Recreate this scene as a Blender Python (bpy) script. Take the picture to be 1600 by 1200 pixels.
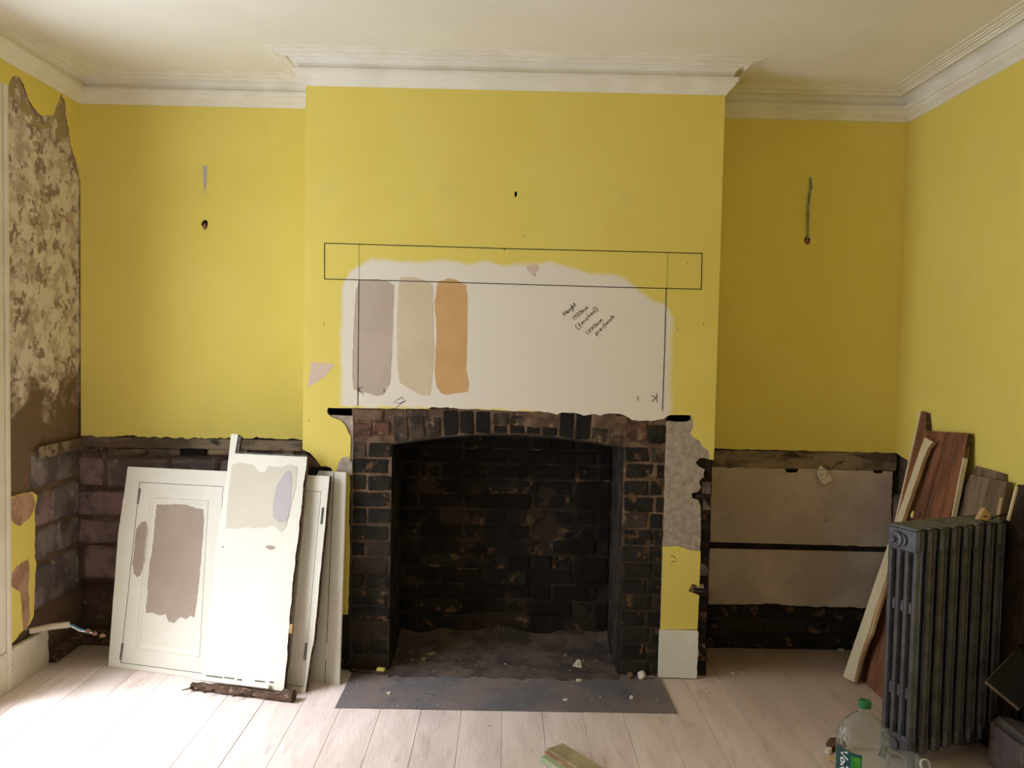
import bpy, bmesh, math, random
from mathutils import Vector, Matrix, noise
random.seed(7)
C = bpy.context.scene.collection
SC = bpy.context.scene
for o in list(bpy.data.objects): bpy.data.objects.remove(o)

# ------------------------------------------------------------------ camera
F, YAW, PITCH, ROLL = 1314.2, -0.0081, -0.0452, 0.0204
CAM = Vector((0.9049, -3.7693, 1.4945))
_f = Vector((-math.sin(YAW)*math.cos(PITCH), math.cos(YAW)*math.cos(PITCH), math.sin(PITCH)))
_r0 = Vector((math.cos(YAW), math.sin(YAW), 0)); _u0 = _r0.cross(_f)
_r = _r0*math.cos(ROLL) + _u0*math.sin(ROLL); _u = -_r0*math.sin(ROLL) + _u0*math.cos(ROLL)
cd = bpy.data.cameras.new('camera'); cam = bpy.data.objects.new('camera', cd); C.objects.link(cam)
cd.sensor_width = 36; cd.lens = 36*F/1600; cd.clip_start = 0.02
cam.matrix_world = Matrix(((_r.x, _u.x, -_f.x, CAM.x), (_r.y, _u.y, -_f.y, CAM.y), (_r.z, _u.z, -_f.z, CAM.z), (0, 0, 0, 1)))
SC.camera = cam
# ------------------------------------------------------------------ light
W = bpy.data.worlds.new('world'); SC.world = W; W.use_nodes = True
bg = W.node_tree.nodes['Background']; bg.inputs[0].default_value = (0.92, 0.96, 1.0, 1); bg.inputs[1].default_value = 1.0
YB_ = -6.2
def area(name, loc, size, power, col, direction, spread=180):
    l = bpy.data.lights.new(name, 'AREA'); l.shape = 'RECTANGLE'; l.size, l.size_y = size
    l.energy = power; l.color = col; l.spread = math.radians(spread)
    o = bpy.data.objects.new(name, l); C.objects.link(o); o.location = loc
    o.rotation_euler = Vector(direction).to_track_quat('-Z', 'Y').to_euler(); return o
area('window_daylight', (-1.56, -1.22, 1.42), (1.45, 2.1), 50.5, (0.88, 0.945, 1.0), (1, 0, 0))
area('rear_fill', (0.1, YB_-.25, 1.6), (1.1, 1.7), 2, (0.88, 0.945, 1.0), (0, 1, 0))  # weak general fill added behind the camera; no window is known there
sun = bpy.data.lights.new('sun', 'SUN'); sun.energy = 7.6; sun.angle = math.radians(34); sun.color = (0.93, 0.96, 1.0)
so = bpy.data.objects.new('sun', sun); C.objects.link(so)
so.rotation_euler = Vector((1.0, 0.42, -1.5)).to_track_quat('-Z', 'Y').to_euler()
SC.view_settings.view_transform = 'Standard'; SC.view_settings.look = 'None'
SC.view_settings.gamma = 1; SC.view_settings.use_curve_mapping = False
SC.view_settings.exposure = 0.0
SC.cycles.use_denoising = True; SC.cycles.max_bounces = 10; SC.cycles.diffuse_bounces = 6
SC.cycles.transparent_max_bounces = 12; SC.cycles.caustics_reflective = False; SC.cycles.caustics_refractive = False
SC.cycles.sample_clamp_indirect = 6

# ------------------------------------------------------------------ room numbers (metres)
XL, XR, BW, D, ZC, ZT = -1.177, 2.845, 1.853, 0.368, 2.627, 2.745
YB = -6.2
def at(u, v, X=None, Y=None, Z=None):          # where the sight line of a photograph pixel meets a room plane
    k = _f*F + _r*(u-800) - _u*(v-600)
    t = (X-CAM.x)/k.x if X is not None else (Y-CAM.y)/k.y if Y is not None else (Z-CAM.z)/k.z
    return CAM + k*t
def hit(u, v, P, N):
    k = _f*F + _r*(u-800) - _u*(v-600)
    return CAM + k*((P-CAM).dot(N)/k.dot(N))

# ------------------------------------------------------------------ materials
def lin(c): return tuple(((x/255+0.055)/1.055)**2.4 if x > 10 else x/255/12.92 for x in c) + (1,)
MATS = {}
def mat(name, c1, c2=None, c3=None, scale=6, detail=6, lo=.4, hi=.6, rough=.85, bump=0, bscale=60, spec=.3, metal=0, s2=30, lo2=.55, hi2=.7, stretch=None, world=True):
    m = bpy.data.materials.new(name); m.use_nodes = True; nt = m.node_tree; N = nt.nodes; L = nt.links
    b = N['Principled BSDF']; b.inputs['Roughness'].default_value = rough; b.inputs['Specular IOR Level'].default_value = spec
    b.inputs['Metallic'].default_value = metal; b.inputs['Base Color'].default_value = lin(c1)
    if world: co = N.new('ShaderNodeNewGeometry').outputs['Position']
    else: co = N.new('ShaderNodeTexCoord').outputs['Object']
    if stretch:
        mp = N.new('ShaderNodeMapping'); mp.inputs['Scale'].default_value = stretch; L.new(co, mp.inputs[0]); co = mp.outputs[0]
    def ns(sc, d=6):
        n = N.new('ShaderNodeTexNoise'); n.inputs['Scale'].default_value = sc; n.inputs['Detail'].default_value = d
        n.inputs['Roughness'].default_value = .6; L.new(co, n.inputs['Vector']); return n.outputs['Fac']
    def ramp(f, a, z):
        r = N.new('ShaderNodeMapRange'); r.interpolation_type = 'SMOOTHSTEP'; r.inputs[1].default_value = a; r.inputs[2].default_value = z; L.new(f, r.inputs[0]); return r.outputs[0]
    def mix(f, a, z):
        x = N.new('ShaderNodeMix'); x.data_type = 'RGBA'; L.new(f, x.inputs[0])
        for i, v in ((6, a), (7, z)):
            if isinstance(v, tuple): x.inputs[i].default_value = v
            else: L.new(v, x.inputs[i])
        return x.outputs[2]
    out = None
    if c2: out = mix(ramp(ns(scale, detail), lo, hi), lin(c1), lin(c2))
    if c3: out = mix(ramp(ns(s2), lo2, hi2), out, lin(c3))
    if out: L.new(out, b.inputs['Base Color'])
    if bump:
        bp = N.new('ShaderNodeBump'); bp.inputs['Strength'].default_value = 1; bp.inputs['Distance'].default_value = bump
        L.new(ns(bscale), bp.inputs['Height']); L.new(bp.outputs[0], b.inputs['Normal'])
    m['h'] = 1; MATS[name] = m
    m_tools[name] = (nt, N, L, co, ns, ramp, mix, b, out); return m
m_tools = {}
YEL = (233, 216, 115)
yellow = mat('yellow_paint', YEL, (230, 212, 108), (226, 210, 118), scale=1.5, s2=4, lo2=.55, hi2=.8, rough=.75, bump=.0008, bscale=25, spec=.25)
plaster_edge = mat('plaster_edge', (178, 160, 140), (120, 100, 82), scale=30, bump=.002)
white_wall = mat('ceiling_paint', (240, 238, 234), (236, 233, 226), scale=1.2, rough=.9, bump=.0006, bscale=20)
cornice_m = mat('cornice_paint', (240, 237, 232), (233, 229, 221), scale=5, rough=.85, bump=.0008, bscale=30)
cream = mat('cream_gloss', (228, 222, 206), (220, 213, 196), scale=6, rough=.55, bump=.0005, bscale=40, spec=.4)
cream_chip = mat('chipped_cream', (220, 213, 194), (212, 204, 184), (96, 74, 56), scale=6, s2=22, lo2=.66, hi2=.69, rough=.6, bump=.001)
strip_up = mat('stripped_plaster', (219, 208, 196), (183, 165, 149), (147, 124, 111), scale=11, lo=.44, hi=.60, s2=19, lo2=.52, hi2=.62, detail=12, bump=.004, bscale=45)
strip_low = mat('stripped_masonry', (104, 83, 71), (77, 58, 50), (135, 116, 95), scale=5, s2=18, lo2=.60, hi2=.7, bump=.006, bscale=30)
stone_a = mat('sandstone_dark', (133, 122, 119), (96, 86, 85), (158, 165, 154), scale=6, s2=14, lo2=.6, hi2=.72, bump=.004, bscale=30)
stone_b = mat('sandstone_red', (141, 116, 112), (103, 89, 88), (78, 73, 76), scale=7, s2=16, lo2=.6, hi2=.7, bump=.004, bscale=35)
void = mat('soot_void', (24, 20, 17), (34, 27, 22), scale=8, bump=.003, rough=1)
ledge_m = mat('rail_bed_plaster', (149, 132, 111), (97, 81, 68), (64, 54, 47), scale=10, s2=24, lo2=.55, hi2=.66, bump=.004, bscale=40, stretch=(.35, 1, 1))
beige_render = mat('beige_render', (202, 186, 173), (183, 167, 153), (143, 124, 114), scale=3, s2=12, lo2=.62, hi2=.8, bump=.002, bscale=18)
groove_m = mat('dark_groove', (40, 31, 24), (62, 48, 36), scale=14, bump=.003)
bare = mat('bare_plaster', (184, 173, 162), (155, 141, 130), (122, 105, 93), scale=34, lo=.3, hi=.7, s2=75, lo2=.58, hi2=.85, bump=.002, bscale=70)
beige_skim = mat('beige_skim', (170, 150, 118), (158, 138, 108), scale=8, bump=.001)
pinkpl = mat('pink_plaster', (186, 148, 122), (160, 122, 98), scale=14, bump=.002)
mortar = mat('mortar', (123, 100, 82), (88, 70, 57), (157, 131, 106), scale=12, s2=22, lo2=.58, hi2=.7, bump=.006, bscale=60)
mortar_soot = mat('sooty_mortar', (58, 48, 39), (36, 30, 25), (110, 86, 62), scale=6, s2=7, lo2=.58, hi2=.68, bump=.005, bscale=50, rough=1)
brick_soot = mat('sooty_brick', (45, 40, 34), (32, 28, 25), (103, 77, 56), scale=9, s2=15, lo2=.56, hi2=.66, bump=.005, bscale=70, rough=.95)
brick_brown = mat('brown_brick', (81, 67, 56), (47, 42, 37), (127, 105, 83), scale=16, s2=20, lo2=.56, hi2=.66, bump=.006, bscale=60)
brick_red = mat('red_brick', (108, 74, 59), (70, 53, 46), (135, 117, 95), scale=18, s2=24, lo2=.56, hi2=.66, bump=.006, bscale=60)
brick_black = mat('firebox_brick', (36, 31, 28), (28, 24, 22), (50, 40, 34), scale=6, s2=12, lo2=.6, hi2=.72, bump=.006, bscale=50, rough=1)
side_render = mat('firebox_side_render', (64, 55, 49), (48, 40, 37), (81, 67, 57), scale=6, s2=14, lo2=.6, hi2=.7, bump=.004)
ash = mat('ash_dust', (98, 85, 79), (70, 61, 59), (127, 114, 106), scale=7, s2=30, lo2=.6, hi2=.7, bump=.004, bscale=60, rough=1)
slate = mat('hearth_slate', (104, 103, 109), (128, 115, 114), (76, 79, 88), scale=3.5, lo=.35, hi=.65, s2=6, lo2=.54, hi2=.75, bump=.0012, bscale=50, rough=.7)
iron_black = mat('black_iron', (50, 47, 45), (36, 34, 33), scale=20, rough=.6, bump=.0006, metal=.3)
rad_m = mat('radiator_iron', (112, 114, 122), (98, 99, 106), (110, 98, 86), scale=14, s2=40, lo2=.66, hi2=.74, rough=.46, bump=.0006, bscale=90, metal=.75, spec=.5)
white_gloss = mat('white_gloss', (226, 222, 212), (221, 217, 206), scale=3, rough=.5, bump=.0004, bscale=30, spec=.4)
raw_edge = mat('raw_edge', (104, 82, 66), (66, 50, 40), (140, 120, 100), scale=22, s2=40, lo2=.55, hi2=.66, bump=.003)
grey_edge = mat('grey_dusty_edge', (120, 116, 110), (84, 80, 76), scale=20, bump=.001)
taupe = mat('taupe_paint', (168, 151, 139), (162, 146, 134), scale=6, rough=.7)
creamsw = mat('cream_swatch', (208, 201, 188), (204, 197, 184), scale=5, rough=.7)
lilac = mat('lilac_swatch', (186, 179, 184), (182, 175, 180), scale=5, rough=.7)
sw_mauve = mat('mauve_swatch', (196, 180, 170), (190, 174, 164), scale=5, rough=.7)
sw_beige = mat('beige_swatch', (218, 203, 178), (213, 197, 171), scale=5, rough=.7)
sw_orange = mat('orange_swatch', (214, 172, 122), (207, 165, 116), scale=5, rough=.7)
pinkpatch = mat('pink_patch', (222, 200, 186), (216, 194, 180), scale=8)
ink = mat('marker_ink', (42, 34, 30), rough=.6); ink_blue = mat('blue_ink', (52, 48, 84), rough=.6); pencil = mat('pencil', (176, 160, 92), rough=.7)
mahog = mat('bare_brown_board', (142, 94, 69), (106, 69, 52), (163, 122, 95), scale=5, s2=11, lo2=.62, hi2=.75, rough=.6, bump=.001, stretch=(1, 4, .6))
batten_m = mat('cream_batten', (222, 210, 178), (214, 200, 166), scale=6, rough=.6)
tan = mat('split_tan_wood', (198, 168, 126), (172, 140, 102), scale=14, stretch=(1, 1, .3), bump=.001)
greywood = mat('weathered_plank', (136, 116, 94), (108, 90, 72), (84, 70, 58), scale=7, s2=14, lo2=.58, hi2=.7, stretch=(1, 3, .5), bump=.002)
blackboard = mat('black_sheet', (26, 24, 22), (34, 30, 27), scale=6, rough=.7)
green_cap = mat('green_cap', (20, 112, 66), rough=.4, spec=.5); label_m = mat('label_blue', (22, 74, 84), (30, 96, 84), scale=18, rough=.5); label_green = mat('label_green', (86, 170, 60), (50, 130, 60), scale=20, rough=.5)
lab_white = mat('label_white', (235, 240, 240), rough=.5)
chipwhite = mat('plaster_chip', (226, 218, 206), (200, 188, 172), scale=60, bump=.001)
chipbrown = mat('rubble_chip', (128, 100, 78), (90, 70, 54), scale=50, bump=.001)
conduit = mat('white_conduit', (214, 206, 190), (200, 190, 172), scale=20, rough=.5); wire_blue = mat('blue_wire', (66, 130, 176), rough=.4); wire_grey = mat('green_grey_cable', (158, 162, 132), (124, 130, 104), scale=30); tape = mat('pink_brown_connector', (160, 116, 100), (120, 84, 72), scale=60, bump=.001)
oldwood = mat('old_timber', (96, 74, 60), (62, 46, 37), (140, 116, 98), scale=14, s2=50, lo2=.55, hi2=.66, bump=.004, bscale=80)
offwood = mat('olive_wood', (170, 156, 122), (148, 134, 104), scale=8, stretch=(1, 1, 1), bump=.001)
palegreen = mat('pale_green_paint', (176, 184, 156), (160, 170, 140), scale=14)
steel = mat('old_nail', (74, 58, 48), (50, 40, 34), scale=60, rough=.6, metal=.5)
nt, N, L, co, ns, ramp, mix, b, out = m_tools['stripped_plaster']
sp = N.new('ShaderNodeSeparateXYZ'); L.new(co, sp.inputs[0])
ad = N.new('ShaderNodeMath'); ad.operation = 'MULTIPLY_ADD'; L.new(ns(7, 8), ad.inputs[0]); ad.inputs[1].default_value = -.9; L.new(sp.outputs[2], ad.inputs[2])
L.new(mix(ramp(ad.outputs[0], .70, .92), lin((116, 94, 76)), out), b.inputs['Base Color'])
for nm, dk in (('mortar', (58, 48, 41)), ('brown_brick', (50, 42, 37))):      # the lower courses fade to a darker colour, broken up by noise
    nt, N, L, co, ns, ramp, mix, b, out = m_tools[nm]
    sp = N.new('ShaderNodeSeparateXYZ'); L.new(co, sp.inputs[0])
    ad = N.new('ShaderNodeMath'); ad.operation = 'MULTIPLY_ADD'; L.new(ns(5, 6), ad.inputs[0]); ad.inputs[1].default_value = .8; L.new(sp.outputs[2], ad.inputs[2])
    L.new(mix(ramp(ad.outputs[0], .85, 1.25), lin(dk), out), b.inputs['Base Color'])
# clear plastic
pl = bpy.data.materials.new('clear_plastic'); pl.use_nodes = True; nt = pl.node_tree; nt.nodes.clear()
o_ = nt.nodes.new('ShaderNodeOutputMaterial'); mx = nt.nodes.new('ShaderNodeMixShader'); tr = nt.nodes.new('ShaderNodeBsdfTransparent'); gl = nt.nodes.new('ShaderNodeBsdfGlossy')
fr = nt.nodes.new('ShaderNodeLayerWeight'); fr.inputs[0].default_value = .22; tr.inputs[0].default_value = (.90, .95, .94, 1); gl.inputs['Roughness'].default_value = .08; gl.inputs[0].default_value = (.9, .95, .97, 1)
bp = nt.nodes.new('ShaderNodeBump'); nn = nt.nodes.new('ShaderNodeTexNoise'); nn.inputs['Scale'].default_value = 22; bp.inputs['Distance'].default_value = .01; nt.links.new(nn.outputs[0], bp.inputs['Height']); nt.links.new(bp.outputs[0], gl.inputs['Normal'])
nt.links.new(fr.outputs['Facing'], mx.inputs[0]); nt.links.new(tr.outputs[0], mx.inputs[1]); nt.links.new(gl.outputs[0], mx.inputs[2]); nt.links.new(mx.outputs[0], o_.inputs[0])
# breast paint: yellow, with a roller-painted white primer patch (soft edges, its own shape)
breast_paint = mat('breast_paint', YEL, (230, 212, 108), (226, 210, 118), scale=1.5, s2=4, lo2=.55, hi2=.8, rough=.75, bump=.0008, bscale=25, spec=.25)
nt, N, L, co, ns, ramp, mix, b, out = m_tools['breast_paint']
sp = N.new('ShaderNodeSeparateXYZ'); L.new(co, sp.inputs[0])
def mth(op, a, c=None):
    n = N.new('ShaderNodeMath'); n.operation = op
    for i, v in enumerate((a, c)):
        if v is None: continue
        if isinstance(v, (int, float)): n.inputs[i].default_value = v
        else: L.new(v, n.inputs[i])
    return n.outputs[0]
wob = mth('MULTIPLY', mth('SUBTRACT', ns(7, 2), .5), .05)
xx = mth('ADD', sp.outputs[0], wob); wob2 = mth('MULTIPLY', mth('SUBTRACT', ns(9, 2), .5), .06); zz = mth('ADD', sp.outputs[2], wob2)
xn = mth('DIVIDE', sp.outputs[0], 1.853)
fc = N.new('ShaderNodeFloatCurve'); cv = fc.mapping.curves[0]
tops = [(.13, 1.55), (.16, 1.70), (.19, 1.79), (.25, 1.84), (.33, 1.865), (.50, 1.855), (.60, 1.865), (.72, 1.855), (.80, 1.865), (.92, 1.85), (.97, 1.86), (1.02, 1.865), (1.06, 1.86), (1.10, 1.865), (1.20, 1.845), (1.28, 1.825), (1.34, 1.82), (1.40, 1.81), (1.45, 1.79), (1.50, 1.75), (1.56, 1.71), (1.62, 1.68), (1.66, 1.62)]
cv.points[0].location = (0, .0); cv.points[1].location = (1, .0)
for a, c in tops: cv.points.new(a/1.853, (c-1.2))
fc.mapping.update(); L.new(xn, fc.inputs['Value'])
tz = mth('SUBTRACT', mth('ADD', fc.outputs[0], 1.2), zz)
m1 = ramp(tz, -.016, .016); m2 = ramp(xx, .155, .185); m3 = ramp(mth('SUBTRACT', 1.642, xx), -.022, .018); m4 = ramp(mth('ADD', zz, mth('MULTIPLY', ramp(sp.outputs[0], 1.0, 1.3), .09)), 1.200, 1.218)
mask = mth('MULTIPLY', mth('MULTIPLY', m1, m2), mth('MULTIPLY', m3, m4))
L.new(mix(mask, out, lin((236, 229, 219))), b.inputs['Base Color'])
# floor boards: bare scrubbed pale wood, dirtier toward the right and the hearth
floor_m = mat('bare_boards', (230, 215, 211), (218, 201, 197), (200, 178, 172), scale=4, s2=7, lo2=.55, hi2=.75, rough=.75, bump=.0012, bscale=40, stretch=(2.5, .5, 1))
nt, N, L, co, ns, ramp, mix, b, out = m_tools['bare_boards']
g2 = N.new('ShaderNodeNewGeometry'); sp = N.new('ShaderNodeSeparateXYZ'); L.new(g2.outputs[0], sp.inputs[0])
n3 = N.new('ShaderNodeTexNoise'); n3.inputs['Scale'].default_value = 2.2; n3.inputs['Detail'].default_value = 6; L.new(g2.outputs[0], n3.inputs[0])
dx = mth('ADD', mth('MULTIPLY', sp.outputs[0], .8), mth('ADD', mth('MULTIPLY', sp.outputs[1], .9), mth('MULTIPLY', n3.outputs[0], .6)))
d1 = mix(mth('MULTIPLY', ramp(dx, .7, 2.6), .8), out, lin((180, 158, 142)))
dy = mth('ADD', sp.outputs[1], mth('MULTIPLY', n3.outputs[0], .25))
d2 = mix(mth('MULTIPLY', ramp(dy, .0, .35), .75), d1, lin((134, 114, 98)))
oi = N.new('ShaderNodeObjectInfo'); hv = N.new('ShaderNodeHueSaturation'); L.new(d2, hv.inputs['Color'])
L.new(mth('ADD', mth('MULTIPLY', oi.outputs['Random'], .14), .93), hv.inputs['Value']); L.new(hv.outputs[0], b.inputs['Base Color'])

# ------------------------------------------------------------------ mesh helpers
def obj(name, bm, m, parent=None, mats=None, smooth=False):
    me = bpy.data.meshes.new(name); bm.normal_update(); bm.to_mesh(me); bm.free()
    me.materials.append(m)
    for x in mats or []: me.materials.append(x)
    if smooth:
        for p in me.polygons: p.use_smooth = True
    o = bpy.data.objects.new(name, me); C.objects.link(o); o.parent = parent; return o
def tag(o, label=None, cat=None, group=None, kind=None):
    for k, v in (('label', label), ('category', cat), ('group', group), ('kind', kind)):
        if v: o[k] = v
    return o
def empty(name, loc=(0, 0, 0), M=None):
    o = bpy.data.objects.new(name, None); C.objects.link(o); o.empty_display_size = .05
    if M is not None: o.matrix_world = M
    else: o.location = loc
    return o
def box(bm, lo, hi, bev=0, mi=0):
    r = bmesh.ops.create_cube(bm, size=1); vs = r['verts']
    for v in vs:
        v.co = Vector([(lo[i]+hi[i])/2 + v.co[i]*(hi[i]-lo[i]) for i in range(3)])
    fs = {f for v in vs for f in v.link_faces}
    for f in fs: f.material_index = mi
    if bev:
        es = list({e for v in vs for e in v.link_edges})
        bmesh.ops.bevel(bm, geom=es, offset=bev, segments=1, affect='EDGES')
    return bm
def nbox(lo, hi, bev=0): return box(bmesh.new(), lo, hi, bev)
def rag(poly, step=.02, amp=.006):
    """poly of (a, b[, flag]); an edge starting at a flagged vertex is broken up raggedly"""
    out = []
    n = len(poly)
    for i, p in enumerate(poly):
        q = poly[(i+1) % n]; out.append((p[0], p[1]))
        if len(p) > 2 and p[2]:
            dx, dy = q[0]-p[0], q[1]-p[1]; ln = math.hypot(dx, dy); k = max(1, int(ln/step))
            for j in range(1, k):
                t = j/k + random.uniform(-.25, .25)/k
                x, y = p[0]+dx*t, p[1]+dy*t
                w = amp*p[2]*(noise.noise(Vector((x*22, y*22, 3)))*1.6 + random.uniform(-.5, .5))
                out.append((x - dy/ln*w, y + dx/ln*w))
    return out
def plate(name, polys, to3d, t, m, parent=None, edge=None, t0=0.0):
    """flat plate: first polygon outline, others holes; to3d(a, b, depth), depth 0 = front"""
    bm = bmesh.new(); rings = []
    for poly in polys:
        vs = [bm.verts.new(to3d(a, b, t0)) for a, b in poly]
        es = [bm.edges.new((vs[i], vs[(i+1) % len(vs)])) for i in range(len(vs))]; rings.append((vs, es))
    bmesh.ops.triangle_fill(bm, edges=[e for r in rings for e in r[1]], use_beauty=True)
    front = list(bm.faces)
    for (vs, es), poly in zip(rings, polys):
        bs = [bm.verts.new(to3d(a, b, t0+t)) for a, b in poly]
        for i in range(len(vs)):
            j = (i+1) % len(vs); f = bm.faces.new((vs[i], vs[j], bs[j], bs[i])); f.material_index = 1 if edge else 0
    bmesh.ops.recalc_face_normals(bm, faces=bm.faces)
    return obj(name, bm, m, parent, [edge] if edge else None)
FY = lambda Y: (lambda a, b, d: (a, Y+d, b))           # faces the camera
FL = lambda X: (lambda a, b, d: (X-d, a, b))           # left wall
FR = lambda X: (lambda a, b, d: (X+d, a, b))           # right wall
FZ = lambda Z: (lambda a, b, d: (a, b, Z-d))
FLOC = lambda a, b, d: (a, b, -d)                      # in a leaning board's own frame
def relief(name, a0, a1, b0, b1, step, amp, to3d, m, parent=None, fn=None, sc=14, closed=0):
    na, nb = max(1, int((a1-a0)/step)), max(1, int((b1-b0)/step)); bm = bmesh.new(); g = []
    for i in range(na+1):
        row = []
        for j in range(nb+1):
            a, b_ = a0+(a1-a0)*i/na, b0+(b1-b0)*j/nb
            h = amp*(noise.noise(Vector((a*sc, b_*sc, 1.7))) + .5*noise.noise(Vector((a*sc*3, b_*sc*3, 5))))
            if fn: h += fn(a, b_)
            row.append(bm.verts.new(to3d(a, b_, h)))
        g.append(row)
    for i in range(na):
        for j in range(nb): bm.faces.new((g[i][j], g[i+1][j], g[i+1][j+1], g[i][j+1]))
    bmesh.ops.recalc_face_normals(bm, faces=bm.faces)
    return obj(name, bm, m, parent, smooth=True)
def rough_box(lo, hi, bev, amp, seg=1):
    bm = bmesh.new(); r = bmesh.ops.create_cube(bm, size=1)
    for v in bm.verts: v.co = Vector([(lo[i]+hi[i])/2 + v.co[i]*(hi[i]-lo[i]) for i in range(3)])
    bmesh.ops.bevel(bm, geom=list(bm.edges), offset=bev, segments=seg, affect='EDGES')
    for v in bm.verts: v.co += Vector([random.uniform(-amp, amp) for _ in range(3)])
    return bm
def tube(pts, r, seg=8, close=True):
    bm = bmesh.new(); pts = [Vector(p) for p in pts]; rings = []
    rr = r if isinstance(r, (list, tuple)) else [r]*len(pts)
    for i, p in enumerate(pts):
        d = (pts[min(i+1, len(pts)-1)]-pts[max(i-1, 0)]).normalized()
        a = d.orthogonal().normalized() if i == 0 else (a - d*a.dot(d)).normalized()
        b_ = d.cross(a)
        rings.append([bm.verts.new(p + (a*math.cos(2*math.pi*k/seg) + b_*math.sin(2*math.pi*k/seg))*rr[i]) for k in range(seg)])
    for i in range(len(pts)-1):
        for k in range(seg): bm.faces.new((rings[i][k], rings[i][(k+1) % seg], rings[i+1][(k+1) % seg], rings[i+1][k]))
    if close: bm.faces.new(rings[0][::-1]); bm.faces.new(rings[-1])
    return bm
def lathe(prof, seg=32, cap=True):
    bm = bmesh.new(); rings = []
    for r, z in prof: rings.append([bm.verts.new((r*math.cos(2*math.pi*k/seg), r*math.sin(2*math.pi*k/seg), z)) for k in range(seg)])
    for i in range(len(prof)-1):
        for k in range(seg): bm.faces.new((rings[i][k], rings[i][(k+1) % seg], rings[i+1][(k+1) % seg], rings[i+1][k]))
    if cap: bm.faces.new(rings[0][::-1])
    return bm
def chunk(r, sq=(1, 1, 1), sub=1):
    bm = bmesh.new(); bmesh.ops.create_icosphere(bm, subdivisions=sub, radius=r)
    for v in bm.verts:
        v.co *= random.uniform(.72, 1.15); v.co = Vector([v.co[i]*sq[i] for i in range(3)])
    return bm

# ------------------------------------------------------------------ floor, ceiling
fl = empty('floor'); tag(fl, kind='structure')
x = XL-.05; k = 0
while x < XR+.06:
    w = .165
    y = YB; cuts = [random.uniform(-3.6, -1.9)] if k % 2 else [random.uniform(-2.3, -1.6) - (0 if k % 4 else 1.2)]
    ys = [YB] + sorted(cuts) + [D+.06]
    for a, c in zip(ys, ys[1:]):
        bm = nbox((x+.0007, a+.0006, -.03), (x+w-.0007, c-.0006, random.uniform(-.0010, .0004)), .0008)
        o = obj('floor_board', bm, floor_m, fl)
    x += w; k += 1
obj('sub_floor', nbox((XL-.4, YB-.3, -.08), (XR+.3, D+.6, -.035)), void, fl)
ce = obj('ceiling', nbox((XL-.3, YB-.3, ZT), (XR+.3, D+.3, ZT+.1)), white_wall); tag(ce, kind='structure')

# cornice, mitred round the breast
prof = [(0, -.006), (.006, -.004), (.009, .004), (.016, .012), (.026, .020), (.034, .030), (.037, .038), (.044, .040), (.046, .046), (.046, .060), (.030, .062), (.029, .070), (.033, .084), (.042, .094), (.056, .101), (.070, .103), (.072, .098), (.082, .096), (.086, .103), (.094, .104), (.096, .109), (.110, .108), (.113, .112), (.122, .110), (.128, .114), (.146, .115), (.150, .1185)]
def sweep(path, prof, zbase, closed=False):
    bm = bmesh.new(); rings = []
    for i, p in enumerate(path):
        p = Vector(p); q0 = Vector(path[i-1]) if i else None; q1 = Vector(path[i+1]) if i < len(path)-1 else None
        n0 = Vector(((p-q0).y, -(p-q0).x)).normalized() if q0 is not None else None
        n1 = Vector(((q1-p).y, -(q1-p).x)).normalized() if q1 is not None else None
        n = n0 if n1 is None else n1 if n0 is None else (n0+n1)/(1+n0.dot(n1))
        rings.append([bm.verts.new((p.x+n.x*a, p.y+n.y*a, zbase+h)) for a, h in prof])
    for a, c in zip(rings, rings[1:]):
        for i in range(len(prof)-1): bm.faces.new((a[i], a[i+1], c[i+1], c[i]))
    bmesh.ops.recalc_face_normals(bm, faces=bm.faces); return bm
cor = obj('trim_1', sweep([(XL, YB), (XL, D), (0, D), (0, 0), (BW, 0), (BW, D), (XR, D), (XR, YB)], prof, ZC), cornice_m); tag(cor, kind='structure')

# ------------------------------------------------------------------ left wall with its window
wl = empty('wall_left'); tag(wl, kind='structure')
relief('stripped_wall', -.36, D+.06, .0, 2.75, .012, .006, FL(XL-.006), strip_up, wl, fn=lambda a, b: .016 if b < 1.0 and a > -.04 else (.008 if b < 1.25 + .15*noise.noise(Vector((a*8, b*5, 0))) else 0), sc=16)
# window opening y -1.95..-.40, z .08..2.45
Y0, Y1, ZW0, ZW1, TH = -1.95, -.46, .20, 2.42, .30
obj('wall_panel', nbox((XL-TH, YB-.3, -.05), (XL, Y0, 2.76)), yellow, wl)
obj('wall_panel', nbox((XL-TH, Y0, ZW1), (XL, Y1+.03, 2.76)), yellow, wl)
obj('wall_panel', nbox((XL-TH, Y0, -.05), (XL, Y1, ZW0)), yellow, wl)
obj('wall_core', nbox((XL-TH, Y1, -.05), (XL-.075, D+.5, 2.76)), strip_low, wl)
def PX(u, v): p = at(u, v, X=XL); return (p.y, p.z)
ys = [(-.37, 2.75), (-.37, PX(0, 139)[1])] 
edge_px = [(0, 139), (8, 139), (15, 128), (22, 118), (30, 121), (39, 139), (45, 157), (56, 172), (66, 181), (84, 179), (88, 165), (96, 147), (101, 157), (105, 190), (110, 222), (120, 256)]
poly = [(-.43, 2.75), (-.43, 2.50)] + [PX(*e) + (1,) for e in edge_px[1:]] + [(D, 2.25, 0), (D, 2.75)]
plate('yellow_plaster', [rag(poly, .015, .006)], FL(XL), .02, yellow, wl, plaster_edge)
pp = [(12, 150), (14, 128), (24, 120), (33, 125), (42, 158), (60, 190), (84, 190), (88, 160), (98, 150), (104, 170), (107, 215), (95, 222), (82, 200), (60, 200), (36, 172), (20, 150)]
plate('beige_skim', [rag([PX(*e) + (1,) for e in pp], .015, .005)], FL(XL-.004), .01, beige_skim, wl)
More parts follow.
